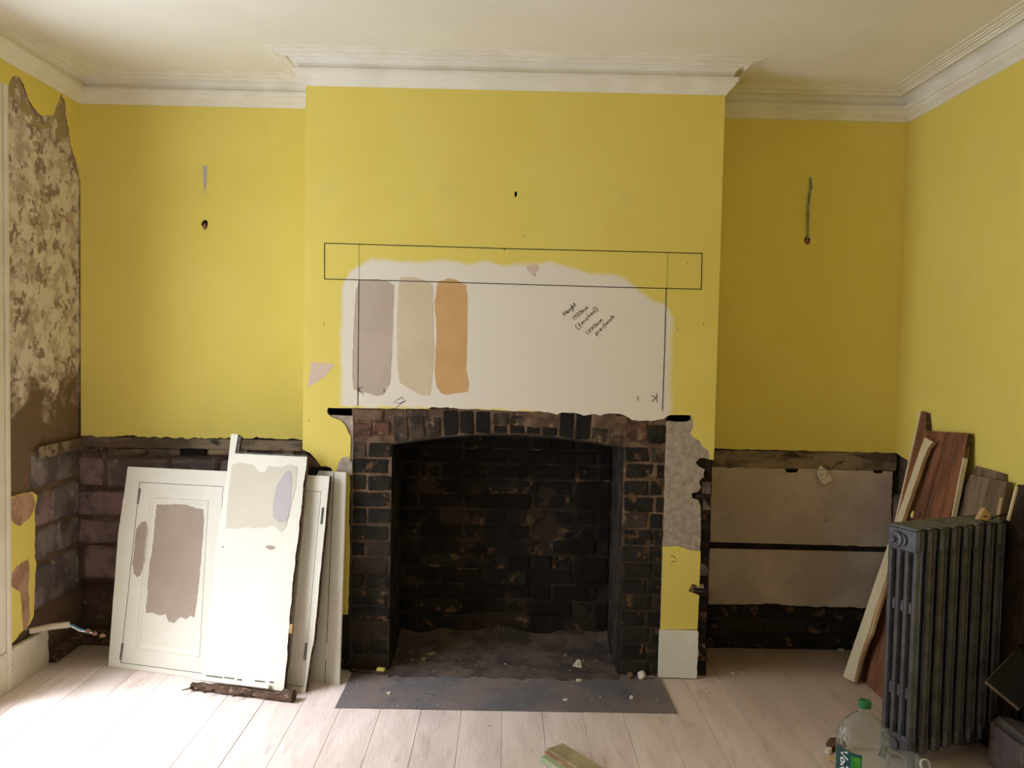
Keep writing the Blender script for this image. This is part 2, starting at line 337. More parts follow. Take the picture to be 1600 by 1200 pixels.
low = [(6, 778), (20, 776), (34, 772), (50, 768), (58, 775), (54, 800), (55, 830), (54, 870), (57, 880), (55, 900), (54, 940), (53, 962), (46, 976), (12, 1012)]
plate('yellow_plaster', [rag([PX(*e) + (1,) for e in low] + [(-.37, .15), (-.37, .81)], .015, .004)], FL(XL), .02, yellow, wl, plaster_edge)
for q in ([(7, 779), (50, 770), (55, 786), (48, 806), (40, 815), (30, 822), (20, 815), (8, 800)], [(12, 908), (26, 884), (44, 874), (46, 900), (44, 915), (46, 960), (42, 985), (36, 986), (34, 950), (32, 925), (20, 918), (14, 916)]):
    plate('bare_patch', [rag([PX(*e) + (1,) for e in q], .012, .005)], FL(XL+.0012), .002, pinkpl, wl)
for q in ([(4, 300), (40, 260), (70, 250), (112, 300), (118, 520), (60, 560), (10, 500)],):
    pass
tb = obj('baseboard_left', bmesh.new(), cream_chip)
bpy.data.objects.remove(tb)
sk = [(-.37, 0), (.03, 0, 1), (.03, .05, 1), (.022, .09, 1), (.028, .12, 1), (.012, .17, 0), (-.06, .165, .6), (-.2, .17, .6), (-.37, .168)]
tb = plate('baseboard_left', [rag(sk, .012, .004)], FL(XL+.022), .022, cream_chip, None, cream_chip); tag(tb, kind='structure')
# architrave and window
ar = bmesh.new(); box(ar, (XL-.002, -.465, 0), (XL+.014, -.262, 2.52), .004); box(ar, (XL+.010, -.285, 0), (XL+.026, -.258, 2.52), .006); box(ar, (XL+.010, -.385, 0), (XL+.020, -.36, 2.39), .004)
box(ar, (XL-.002, -2.06, 2.40), (XL+.0128, -.286, 2.519), .004); box(ar, (XL-.002, -2.06, 0), (XL+.014, -1.94, 2.5), .004)
tag(obj('trim_2', ar, cream), kind='structure')
wi = empty('window_1', (XL-.2, -1.17, ZW0)); tag(wi, kind='structure')
fb = bmesh.new()
for a, c in ((Y0, Y0+.06), (Y1-.06, Y1), ((Y0+Y1)/2-.03, (Y0+Y1)/2+.03)): box(fb, (XL-.24, a, ZW0), (XL-.19, c, ZW1), .004)
for a, c in ((ZW0, ZW0+.08), (ZW1-.06, ZW1)): box(fb, (XL-.241, Y0, a), (XL-.189, Y1, c), .004)
o = obj('window_frame', fb, cream, wi); o.matrix_parent_inverse = wi.matrix_world.inverted(); o.location = (-wi.location.x, -wi.location.y, -wi.location.z); o.matrix_parent_inverse = Matrix()
rv = bmesh.new(); box(rv, (XL-TH, Y1, 0), (XL-.0, Y1+.025, ZW1+.02)); box(rv, (XL-TH, Y0-.02, 0), (XL, Y0, ZW1)); box(rv, (XL-TH, Y0, ZW0-.02), (XL, Y1, ZW0))
o = obj('window_reveal', rv, cream, wi); o.location = -wi.location
# ------------------------------------------------------------------ right wall
wr = empty('wall_right'); tag(wr, kind='structure')
relief('stripped_wall', -1.4, D+.06, 0, 1.1, .014, .006, FR(XR+.03), strip_low, wr, sc=14)
obj('wall_core', nbox((XR+.045, YB-.3, -.05), (XR+.3, D+.5, 2.76)), strip_low, wr)
poly = [(YB, ZT+.01), (D, ZT+.01), (D, 1.005, .4), (.235, .985, 1), (.16, .97, 1), (.13, .75, 1), (.10, .55, 1), (-.05, .5, 1), (-.55, .52, 1), (-.60, .70, 1), (-.62, .895, .7), (-1.3, .90, .5), (-1.4, .6), (YB, .6)]
plate('yellow_plaster', [rag(poly, .02, .006)], FR(XR), .02, yellow, wr, plaster_edge)
obj('wall_panel', nbox((XR, YB, 0), (XR+.05, -1.4, .6)), yellow, wr)
y = -1.25
while y < .2:
    z = .02; 
    for h in (.2, .18, .2, .2):
        w = random.uniform(.2, .3)
        obj('stone', rough_box((XR+.006, y+.008, z+.006), (XR+.06, y+.27, z+h-.006), .012, .005), random.choice((stone_a, stone_b)), wr)
        z += h
    y += .285
# ------------------------------------------------------------------ rear wall (behind the camera)
rw = empty('wall_rear'); tag(rw, kind='structure')
for lo, hi in (((XL-.3, YB-.2, -.05), (-.45, YB, 2.76)), ((.65, YB-.2, -.05), (XR+.3, YB, 2.76)), ((-.45, YB-.2, -.05), (.65, YB, .75)), ((-.45, YB-.2, 2.45), (.65, YB, 2.76))):
    obj('wall_panel', nbox(lo, hi), yellow, rw)
# ------------------------------------------------------------------ back wall in both alcoves
wb = empty('wall_back'); tag(wb, kind='structure')
relief('stripped_wall', XL-.08, .05, -.03, 1.02, .014, .008, FY(D+.020), strip_low, wb, fn=lambda a, b: .05 if b < .28 + .05*noise.noise(Vector((a*4, 0, 0))) else 0)
relief('stripped_wall', BW-.05, XR+.08, -.03, 1.02, .014, .008, FY(D+.020), groove_m, wb)
obj('wall_core', nbox((XL-.3, D+.09, -.05), (XR+.3, D+.5, 2.76)), strip_low, wb)
def disc(cx, cz, rx, rz, n=10): return [(cx+rx*math.cos(t*2*math.pi/n)*random.uniform(.8, 1.15), cz+rz*math.sin(t*2*math.pi/n)*random.uniform(.8, 1.15)) for t in range(n)]
plate('yellow_plaster', [rag([(XL, ZT), (XL, 1.01, .8), (-1.0, 1.012, .9), (-.6, 1.008, .9), (-.3, 1.016, .6), (.02, 1.014, 0), (.02, ZT)], .015, .008), disc(-.573, 2.055, .016, .022)], FY(D), .025, yellow, wb, plaster_edge)
plate('yellow_plaster', [rag([(BW-.02, ZT), (BW-.02, 1.008, .4), (2.2, 1.006, .3), (2.6, 1.004, .3), (XR, 1.003, 0), (XR, ZT)], .015, .005), disc(2.371, 2.04, .015, .022)], FY(D), .025, yellow, wb, plaster_edge)
relief('rail_bed', XL-.02, .03, .955, 1.006, .009, .006, FY(D+.006), ledge_m, wb, sc=20)
relief('rail_bed', XL-.0, .03, .915, .957, .009, .008, FY(D+.024), ledge_m, wb, sc=20)
relief('rail_bed', BW-.03, XR+.01, .915, 1.0, .008, .005, FY(D+.004), ledge_m, wb, sc=20)
for x0, x1, z0, z1 in ((-1.02, -.86, .918, .952), (-.85, -.69, .916, .952), (-.56, -.36, .920, .955)):
    obj('stone', rough_box((x0, D+.002, z0), (x1, D+.05, z1), .009, .003), ledge_m, wb)
obj('fixing_hole', nbox((-.69, D+.0, .925), (-.57, D+.03, .957)), void, wb)
relief('rail_bed', -.01, D+.01, .945, 1.0, .009, .008, FL(XL+.004), ledge_m, wl, sc=20)
# stone courses, left alcove back
for (z0, z1, off) in ((.29, .46, 0), (.47, .60, .12), (.61, .745, .05), (.755, .905, .16)):
    x = XL - off
    while x < 0:
        w = random.uniform(.24, .36); xa, xb = max(x, XL-.03), min(x+w, .02)
        if xb-xa > .05: obj('stone', rough_box((xa+.003, D+.006, z0+.003), (xb-.003, D+.07, z1-.003), .016, .007), random.choice((stone_a, stone_b, stone_a)), wb)
        x += w
# left wall low stones
for (z0, z1, off) in ((.25, .46, 0), (.47, .62, .1), (.63, .80, .04), (.81, .985, .08)):
    y = -.045
    ws = (.16, .26) if off in (0, .04) else (.22, .2)
    for w in ws:
        ya, yb = y, min(y+w, D+.02)
        obj('stone', rough_box((XL-.06, ya+.006, z0+.005), (XL-.008, yb-.004, z1-.004), .014, .006), random.choice((stone_a, stone_b)), wl); y += w
obj('timber_bearer', rough_box((XL, D-.10, .0), (-.70, D-.03, .055), .006, .002), oldwood, wb)
obj('timber_bearer', rough_box((XL-.0, .04, .0), (XL+.05, D-.10, .045), .006, .002), oldwood, wl)
# right alcove rendered panels and rough base
pa = [(1.935, .914, 1), (2.3, .915, .6), (2.31, .895, .6), (2.36, .895, .6), (2.37, .915, .6), (2.74, .912, .6), (2.745, .9, .5), (2.785, .9, .5), (2.79, .912, .5), (2.84, .91, 0), (2.84, .532, .6), (2.4, .536, .6), (1.925, .54, 0)]
plate('render_panel', [rag(pa[::-1], .015, .004)], FY(D+.004), .03, beige_render, wb, groove_m)
pb = [(1.93, .508, .6), (2.84, .505, 0), (2.84, .222, .8), (2.4, .225, 1), (2.25, .235, 1), (2.1, .228, 1), (1.935, .226, 0)]
plate('render_panel', [rag(pb[::-1], .015, .004)], FY(D+.002), .03, beige_render, wb, groove_m)
for z0, z1, off in ((.005, .075, 0), (.08, .148, .1), (.153, .218, 0)):
    x = 1.87 - off
    while x < XR:
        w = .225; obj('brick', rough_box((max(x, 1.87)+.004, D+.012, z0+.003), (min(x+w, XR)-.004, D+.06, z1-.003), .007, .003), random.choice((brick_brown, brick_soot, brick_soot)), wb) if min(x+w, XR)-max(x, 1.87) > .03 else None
        x += w
fl2 = plate('plaster_flap', [rag([(2.45, .90, .5), (2.475, .935, .5), (2.50, .915, .5), (2.535, .865, .5), (2.50, .843, .5), (2.475, .85, .5)], .02, .002)], lambda a, b, d: (a, D-.012+d-(.92-b)*.08, b), .008, chipwhite, wb, chipwhite); fl2['label'] = 'loose cream chip of plaster'
# wall light remains
for u0, X in (('left', -.573), ('right', 2.371)):
    pass
obj('cable_end', tube([(-.578, D+.02, 2.06), (-.573, D-.004, 2.052), (-.571, D-.006, 2.036)], .008, 6), tape, wb)
plate('filler_streak', [rag([(-.583, 2.335, .5), (-.562, 2.34, .5), (-.566, 2.25, .5), (-.574, 2.195, .5), (-.580, 2.26, .5)], .02, .002)], FY(D-.001), .001, lilac, wb)
# green-grey cable end on the right
cb = tube([(2.374, D-.002, 2.345), (2.377, D-.008, 2.30), (2.370, D-.009, 2.26), (2.366, D-.009, 2.2), (2.368, D-.009, 2.12), (2.372, D-.006, 2.06), (2.371, D+.015, 2.04)], .0055, 6)
tag(obj('cable', cb, wire_grey), 'green grey cable stub hanging on dark yellow wall of the right alcove', 'cable')
obj('cable_end', chunk(.014, (1, .6, 1.2)), tape, wb).location = (2.371, D+.004, 2.035)
# ------------------------------------------------------------------ chimney breast
br = empty('wall_chimney'); tag(br, kind='structure')
core = bmesh.new()
box(core, (.004, .022, 0), (.40, D+.15, 1.06)); box(core, (1.447, .022, 0), (BW-.006, D+.15, 1.06)); box(core, (.004, .022, 1.20), (BW-.006, D+.15, 2.76))
obj('masonry_core', core, mortar_soot, br)
obj('return_face', nbox((0, .003, 1.02), (.02, D+.02, 2.76)), yellow, br)
obj('return_face', nbox((BW-.02, .003, 1.0), (BW, D+.02, 2.76)), yellow, br)
obj('return_face', nbox((0, .025, 0), (.02, D+.05, 1.02)), strip_low, br)
skin = [(0, ZT), (0, 1.012, .8), (.035, .995, 1), (.062, .965, 1), (.085, .935, .8), (.13, .93, .6), (.14, .90, .3), (.13, .262, .5), (.212, .262, .4), (.218, .55, .4), (.212, .72, .4), (.214, .965, 0),
        (.175, .972, 1), (.178, .94, .8), (.16, .93, .4), (.158, .965, 1), (.175, .985, .8), (.20, .988, .5), (.212, .975, .3), (.216, 1.075, .3), (.205, 1.09, .5), (.190, 1.125, .5), (.170, 1.146, .5), (.128, 1.160, .5), (.108, 1.180, .6), (.112, 1.200, .3),
        (.30, 1.203, .5), (.56, 1.204, .5), (.575, 1.212, .6), (.66, 1.210, .5), (.9, 1.203, .5), (1.10, 1.200, .8), (1.14, 1.190, .8), (1.16, 1.2, .8), (1.22, 1.2, .8), (1.26, 1.188, .8), (1.31, 1.196, .8), (1.335, 1.190, .8), (1.37, 1.200, .8), (1.42, 1.200, .8), (1.46, 1.185, .8), (1.48, 1.172, .8), (1.57, 1.170, .8), (1.62, 1.180, .6), (1.65, 1.199, .3), (1.742, 1.199, .5),
        (1.750, 1.185, .8), (1.756, 1.155, .8), (1.742, 1.12, .8), (1.75, 1.105, .8), (1.785, 1.085, .8), (1.80, 1.06, .8), (1.825, 1.045, 1), (1.835, 1.01, 1), (1.848, 1.02, .6), (BW, 1.03), (BW, ZT)]
skin_clean = [p for p in skin if p[:2] not in ((.175, .972), (.178, .94), (.16, .93), (.158, .965), (.175, .985), (.20, .988), (.212, .975))]
plate('painted_plaster', [rag(skin_clean, .014, .0045), disc(.935, 2.168, .007, .013)], FY(0), .03, breast_paint, br, plaster_edge)
plate('bare_hump', [rag([(.155, .90, 0), (.226, .90, 0), (.224, .955, .6), (.212, .972, .6), (.196, .982, .6), (.178, .976, .6), (.164, .955, .6), (.157, .93, .5)], .012, .003)], FY(-.004), .02, bare, br)
plate('bare_plaster', [rag([(.120, 1.168, .5), (.10, 1.15, .3), (.19, 1.0, .3), (.19, .95, .3), (.226, .95, .6), (.224, 1.165, .4)], .014, .004)], FY(.006), .02, bare, br)
pier = [(1.634, 1.168, .5), (1.65, 1.172, .6), (1.70, 1.168, .6), (1.742, 1.174, .5), (1.752, 1.19, 0), (1.80, 1.13, 0), (1.852, 1.045, .5), (1.85, 1.015, 1), (1.825, 1.002, 1), (1.79, 1.005, 1), (1.772, .985, 1), (1.79, .965, 1), (1.815, .955, 1), (1.812, .92, 1), (1.79, .90, 1), (1.80, .872, 1), (1.785, .852, 1), (1.758, .845, .8), (1.762, .822, .8), (1.79, .815, 1), (1.80, .79, .7), (1.806, .66, .6), (1.805, .572, .8), (1.76, .578, .8), (1.70, .600, .8), (1.665, .588, .6), (1.634, .593, .4)]
plate('bare_plaster', [rag(pier, .014, .005)], FY(.004), .022, bare, br, plaster_edge)
lowy = [(1.633, .60), (1.633, .222), (1.802, .222, .3), (1.806, .38, .6), (1.785, .388, .7), (1.757, .398, .7), (1.765, .420, .6), (1.775, .432, .6), (1.804, .420, .5), (1.806, .584, 0), (1.76, .586, .8), (1.70, .606, .8)]
plate('painted_plaster', [rag(lowy, .014, .003)], FY(-.001), .024, yellow, br, plaster_edge)
obj('broken_hole', rough_box((1.762, .008, .392), (1.83, .03, .428), .006, .003), plaster_edge, br)
for z in (.404, .831): obj('timber_plug', rough_box((1.778, .003, z-.008), (1.845, .03, z+.008), .003, .002), groove_m, br)
tb = plate('baseboard_chimney', [rag([(1.628, .006, .5), (1.80, .004, .8), (1.803, .1, .8), (1.802, .218, .2), (1.628, .221, .2)], .014, .003)], FY(-.020), .022, cornice_m, None, cornice_m); tag(tb, kind='structure')
plate('pink_patch', [rag([(.035, 1.405, .4), (.105, 1.400, .6), (.14, 1.395, .6), (.10, 1.345, .5), (.02, 1.285, .3)], .02, .003)], FY(-.0008), .001, pinkpatch, br)
def PY(u, v): p = at(u, v, Y=0); return (p.x, p.z)
for m_, q in ((sw_mauve, [(562, 437), (590, 436), (606, 440), (616, 446), (614, 500), (612, 560), (609, 600), (600, 616), (590, 619), (575, 614), (562, 612), (552, 608), (550, 585), (552, 520), (556, 455)]),
              (sw_beige, [(626, 433), (650, 434), (670, 440), (676, 448), (677, 500), (678, 560), (674, 600), (672, 618), (660, 618), (640, 608), (625, 598), (621, 575), (620, 500), (623, 445)]),
              (sw_orange, [(684, 440), (700, 435), (712, 437), (728, 446), (730, 460), (730, 520), (728, 580), (733, 600), (731, 612), (712, 614), (698, 617), (690, 615), (682, 604), (679, 580), (682, 520), (679, 470)])):
    plate('paint_swatch', [rag([PY(*e) + (.5,) for e in q], .02, .004)], FY(-.0008), .001, m_, br)
def ribbon(pts, w, to3d, name, m, parent, lift=-.0012):
    bm = bmesh.new(); n = len(pts); P = [Vector(p) for p in pts]
    L_, R_ = [], []
    for i, p in enumerate(P):
        d = (P[min(i+1, n-1)]-P[max(i-1, 0)]); d = d.normalized() if d.length else Vector((1, 0))
        q = Vector((-d.y, d.x))*w/2
        L_.append(bm.verts.new(to3d(p.x+q.x, p.y+q.y, lift))); R_.append(bm.verts.new(to3d(p.x-q.x, p.y-q.y, lift)))
    for i in range(n-1): bm.faces.new((L_[i], L_[i+1], R_[i+1], R_[i]))
    return obj(name, bm, m, parent)
def px_line(pts, w=.0042, m=ink, name='marker_line'): return ribbon([PY(*p) for p in pts], w, FY(0), name, m, br)
for q in ([(507, 380), (640, 384), (790, 388.5), (940, 392), (1097, 396)], [(507, 380), (507, 436)], [(507, 436), (650, 439.5), (800, 444), (950, 448.5), (1096, 452)], [(1097, 395), (1095.5, 453)], [(561, 437), (560, 540), (559, 634)], [(1041, 449), (1038.5, 540), (1035, 642)],
          [(567, 604), (560, 609.5), (568, 616)], [(559, 616), (562, 604)], [(600, 608), (600.5, 613)], [(1026, 615), (1026, 629)], [(1018, 618), (1025, 622)], [(1018, 627), (1025, 622)], [(996.5, 619), (997, 626)],
          [(1048, 868), (1052, 869), (1056, 872)], [(1049, 881), (1051, 877), (1057, 877)], [(787, 389), (790, 391)], [(1073, 410), (1075, 411)]):
    px_line(q, .0036 if len(q) > 3 or abs(q[0][1]-q[-1][1]) > 40 else .003)
px_line([(634, 626), (624, 630), (614, 629), (622, 624), (629, 620), (628, 622), (634, 626), (626, 631), (618, 638)], .0022, ink_blue, 'pen_scribble')
px_line([(561, 380), (561, 436)], .002, pencil, 'pencil_line'); px_line([(1043, 396), (1042, 449)], .002, pencil, 'pencil_line')
for u, v in ((818, 368), (835, 428), (506, 505), (482, 655), (1098, 505), (1058, 511)): px_line([(u, v), (u+1, v+4)], .003, plaster_edge, 'scuff_mark')
plate('scuff_mark', [rag([PY(822, 416) + (1,), PY(838, 412) + (1,), PY(841, 420) + (1,), PY(832, 432) + (1,), PY(826, 424) + (1,)], .01, .003)], FY(-.0014), .001, pinkpatch, br)
# handwriting, stroke letters on a unit em
G = {'H': [[(.0, 0), (.05, .9)], [(.45, .05), (.5, .95)], [(.0, .45), (.5, .5)]], 'e': [[(.02, .25), (.35, .32), (.3, .5), (.1, .48), (.03, .2), (.2, .0), (.4, .1)]], 'i': [[(.1, .5), (.08, .05), (.2, .05)], [(.1, .68), (.13, .72)]],
     'g': [[(.35, .45), (.1, .45), (.05, .15), (.3, .15), (.38, .48), (.35, -.3), (.1, -.38), (.0, -.25)]], 'h': [[(.08, .95), (.05, 0)], [(.05, .25), (.25, .5), (.33, .35), (.33, 0)]], 't': [[(.15, .85), (.12, .08), (.28, .03)], [(.0, .55), (.3, .58)]],
     '1': [[(.05, .7), (.15, .85), (.13, 0)]], '7': [[(.02, .8), (.42, .82), (.15, 0)], [(.1, .4), (.4, .43)]], '2': [[(.03, .65), (.2, .85), (.36, .65), (.2, .3), (.02, .02), (.42, .05)]], '0': [[(.2, .8), (.03, .5), (.08, .1), (.28, .02), (.4, .35), (.35, .7), (.2, .8)]],
     'm': [[(.02, .45), (.04, 0)], [(.04, .3), (.16, .48), (.2, .05)], [(.2, .3), (.34, .48), (.4, .03), (.5, .05)]], 'n': [[(.03, .45), (.05, 0)], [(.05, .3), (.2, .48), (.28, .3), (.3, .02)]], 's': [[(.28, .45), (.08, .45), (.06, .3), (.25, .2), (.22, .02), (.0, .03)]],
     'd': [[(.32, .4), (.1, .42), (.03, .15), (.15, .0), (.32, .12)], [(.36, .95), (.33, 0)]], 'f': [[(.35, .85), (.18, .85), (.14, .4), (.12, -.35)], [(.0, .42), (.3, .45)]], '(': [[(.3, 1.05), (.08, .75), (.02, .3), (.12, -.15), (.3, -.35)]], ')': [[(.0, 1.05), (.25, .8), (.3, .3), (.2, -.1), (.0, -.3)]],
     'p': [[(.06, .48), (.02, -.4)], [(.05, .35), (.25, .5), (.33, .25), (.1, .05)]], 'r': [[(.04, .45), (.05, 0)], [(.05, .28), (.25, .46)]], '-': [[(.05, .25), (.35, .28)]], 'V': [[(0, .8), (.25, 0), (.5, .85)]], 'o': [[(.2, .5), (.03, .3), (.08, .05), (.3, .03), (.38, .3), (.2, .5)]], 'l': [[(.08, .95), (.08, 0)]], 'v': [[(0, .5), (.18, 0), (.36, .52)]], 'c': [[(.35, .42), (.12, .48), (.03, .22), (.15, .0), (.36, .08)]]}
ADV = {'H': .6, 'i': .25, 'l': .2, 't': .36, '1': .3, 'm': .58, '(': .42, ')': .4, '-': .46, 'f': .42, 'V': .5}
def write(text, p0, p1, h, w, to3d, name, m, parent):
    tot = sum(ADV.get(c, .46) for c in text); d = Vector(p1)-Vector(p0); s = d.length/tot; d = d.normalized(); nrm = Vector((-d.y, d.x)); x = 0
    bm = bmesh.new()
    for c in text:
        for st in G[c]:
            P = [Vector(p0) + d*(x+q[0]*1.0)*s + nrm*q[1]*h for q in st]
            n = len(P); prev = None
            for i in range(n):
                t = (P[min(i+1, n-1)]-P[max(i-1, 0)]).normalized(); q = Vector((-t.y, t.x))*w/2
                cur = (bm.verts.new(to3d(P[i].x+q.x, P[i].y+q.y, -.0014)), bm.verts.new(to3d(P[i].x-q.x, P[i].y-q.y, -.0014)))
                if prev: bm.faces.new((prev[0], cur[0], cur[1], prev[1]))
                prev = cur
        x += ADV.get(c, .46)
    return obj(name, bm, m, parent)
for txt, a, c, h in (('Height', (883, 494), (901.5, 477), .026), ('1720mm', (896.5, 500.5), (920.5, 480), .022), ('(finished)', (902.5, 514.5), (935, 483), .024), ('1770mm', (918.5, 524), (943, 499), .022), ('pre-finish', (932, 524), (960.5, 495), .022)):
    write(txt, PY(*a), PY(*c), h*.88, .0027, FY(0), 'handwriting', ink, br)

# ------------------------------------------------------------------ fireplace (bricks one by one)
fp = empty('fireplace', (0, 0, 0)); tag(fp, 'sooty open brick fireplace with a shallow segmental arch in the chimney breast', 'fireplace')
FX0, FX1, FDp = .40, 1.447, .42
def arch_z(x): t = (x-.9235)/.5235; return 1.045 + .052*(1-t*t)
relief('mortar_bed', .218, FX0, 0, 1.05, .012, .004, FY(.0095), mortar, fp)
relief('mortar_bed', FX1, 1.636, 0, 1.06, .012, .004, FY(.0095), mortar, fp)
# arch mortar bed with curved underside
bm = bmesh.new(); n = 48; prev = None
for i in range(n+1):
    xx_ = .218 + (1.636-.218)*i/n; zb = arch_z(xx_) if FX0 <= xx_ <= FX1 else 1.04
    cur = [bm.verts.new((xx_, .010+.003*noise.noise(Vector((xx_*30, z_*30, 0))), z_)) for z_ in [zb + (1.206-zb)*j/5 for j in range(6)]] + [bm.verts.new((xx_, FDp+.05, zb))]
    if prev:
        for j in range(5): bm.faces.new((prev[j], cur[j], cur[j+1], prev[j+1]))
        bm.faces.new((prev[6], cur[6], cur[0], prev[0]))
    prev = cur
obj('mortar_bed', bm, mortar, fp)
# segmented iron arch bar
bm = bmesh.new(); prev = None
for i in range(41):
    xx_ = FX0-.01 + (FX1-FX0+.02)*i/40; z_ = arch_z(min(max(xx_, FX0), FX1))
    cur = [bm.verts.new(v) for v in ((xx_, .004, z_-.008), (xx_, .004, z_), (xx_, .10, z_), (xx_, .10, z_-.008))]
    if prev:
        for j in range(4): bm.faces.new((prev[j], cur[j], cur[(j+1) % 4], prev[(j+1) % 4]))
    prev = cur
b_ = obj('arch_bar', bm, iron_black, fp); b_['label'] = 'thin curved iron bar under the arch'
VAR = []
for i in range(8):
    bmv = rough_box((-.5, -.5, -.5), (.5, .5, .5), .07, .03); me = bpy.data.meshes.new('brick_shape'); bmv.to_mesh(me); bmv.free(); VAR.append(me)
VM = {}
def brick(lo, hi, m, parent=fp, rot=0, name='brick', jit=.003):
    i = random.randrange(8); key = (i, m.name)
    if key not in VM: me = VAR[i].copy(); me.materials.append(m); VM[key] = me
    o = bpy.data.objects.new(name, VM[key]); C.objects.link(o); o.parent = parent
    o.location = [(lo[k]+hi[k])/2 + random.uniform(-jit, jit)*(1 if k == 1 else .5) for k in range(3)]
    o.scale = [hi[k]-lo[k] for k in range(3)]; o.rotation_euler = (0, rot, random.uniform(-.01, .01)); return o
CH = .0752
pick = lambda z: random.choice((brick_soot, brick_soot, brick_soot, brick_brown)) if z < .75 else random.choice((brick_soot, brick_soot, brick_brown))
for c in range(14):
    z = .005 + c*CH; h = CH-.011
    if z+h > 1.07: break
    # left pier
    if c % 2: brick((.228, .004, z), (.285, .06, z+h), pick(z)); brick((.295, .004, z), (.398, .06, z+h), pick(z))
    else: brick((.228, .004, z), (.39, .06, z+h), pick(z))
    if c % 2: brick((1.452, .004, z), (1.56, .06, z+h), pick(z)); brick((1.572, .004, z), (1.626, .06, z+h), pick(z))
    else: brick((1.455, .004, z), (1.585, .06, z+h), pick(z)); brick((1.597, .004, z), (1.63, .06, z+h), pick(z))
# soldier arch
N_ = 14; wv = (FX1-FX0)/N_
for i in range(N_):
    x0 = FX0 + i*wv; xm = x0+wv/2; zb = arch_z(xm)+.004
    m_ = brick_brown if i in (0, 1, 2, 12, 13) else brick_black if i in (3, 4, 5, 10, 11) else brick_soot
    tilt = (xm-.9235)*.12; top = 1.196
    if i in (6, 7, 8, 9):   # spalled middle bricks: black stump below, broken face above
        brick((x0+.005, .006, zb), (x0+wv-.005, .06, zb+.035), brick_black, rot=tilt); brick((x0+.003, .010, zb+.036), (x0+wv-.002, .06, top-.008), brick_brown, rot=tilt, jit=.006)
    else:
        brick((x0+.005, .004, zb), (x0+wv-.006, .06, top-(.0 if i > 2 else .03)), m_, rot=tilt)
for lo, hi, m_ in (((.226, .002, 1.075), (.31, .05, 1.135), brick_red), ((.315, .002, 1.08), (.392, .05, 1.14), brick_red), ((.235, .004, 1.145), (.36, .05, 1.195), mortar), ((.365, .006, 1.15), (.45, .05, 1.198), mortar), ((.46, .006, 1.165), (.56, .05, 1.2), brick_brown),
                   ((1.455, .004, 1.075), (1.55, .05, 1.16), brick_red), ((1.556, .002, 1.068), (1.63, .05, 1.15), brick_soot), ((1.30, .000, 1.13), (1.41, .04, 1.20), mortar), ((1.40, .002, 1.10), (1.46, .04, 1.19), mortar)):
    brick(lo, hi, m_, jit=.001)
# ragged brick ends at the right return of the breast
for c in range(13):
    z = .01 + c*CH; brick((1.80+random.uniform(-.004, .014), .02, z), (BW-.003, .12, z+CH-.012), random.choice((brick_soot, stone_a, brick_soot)), br)
relief('return_rough', .02, D, 0, 1.0, .02, .004, FL(BW-.002), mortar_soot, br)
for c in range(3): brick((.03, .012, .72+c*CH), (.155, .05, .72+c*CH+.062), brick_soot, br)
plate('broken_edge', [rag([(.0, .64, 0), (.14, .64, .5), (.14, .94, 1), (.07, .95, 1), (.0, 1.0, 0)], .014, .004)], FY(.012), .01, strip_low, br)
# firebox interior
relief('firebox_back', FX0-.01, FX1+.01, -.02, 1.25, .018, .006, FY(FDp-.0145), mortar_soot, fp)
relief('firebox_side', .02, FDp+.02, -.02, 1.12, .016, .004, FL(FX0), brick_black, fp)
relief('firebox_side', .055, FDp+.02, -.02, 1.12, .016, .004, FR(FX1), side_render, fp)
obj('masonry_core', nbox((FX0-.1, FDp+.05, -.02), (FX1+.1, FDp+.2, 1.4)), void, br)
for c in range(15):
    z = .0 + c*.0755; x = FX0 - (.11 if c % 2 else 0) - .03
    while x < FX1:
        w = random.choice((.225, .225, .11)); a, e = max(x, FX0), min(x+w, FX1)
        if e-a > .03:
            ji = random.uniform(-.004, .004)
            brick((a+.005, FDp-.018+ji, z+.003+(random.uniform(-.004, .004) if z < .5 else 0)), (e-.005, FDp+.04, z+.0755-.007), brick_black if random.random() < .85 else brick_soot, jit=.005 if z > .5 else .009)
        x += w
# ash floor of the firebox
as_ = relief('ash_pile', FX0+.004, FX1-.004, -.13, FDp+.02, .014, .005, lambda a, b, d: (a, b, .014-d), ash, None, fn=lambda a, b: .013*max(0, -b/.09) - .055*max(0, (b-.12)/.3)**1.5*(1+.8*noise.noise(Vector((a*5, b*5, 0)))), sc=22)
tag(as_, 'grey brown heap of ash and dust on the firebox floor', 'ash', kind='stuff')
# hearth
hb = plate('hearth_slab', [rag([(.236, -.388, .2), (1.637, -.388, .2), (1.637, -.02, 0), (1.40, .02, 0), (.42, .02, 0), (.24, -.02, 0)], .03, .002)], FZ(.005), .02, slate, None, slate)
tag(hb, 'grey dusty slate hearth slab set flush in front of the fireplace', 'hearth')

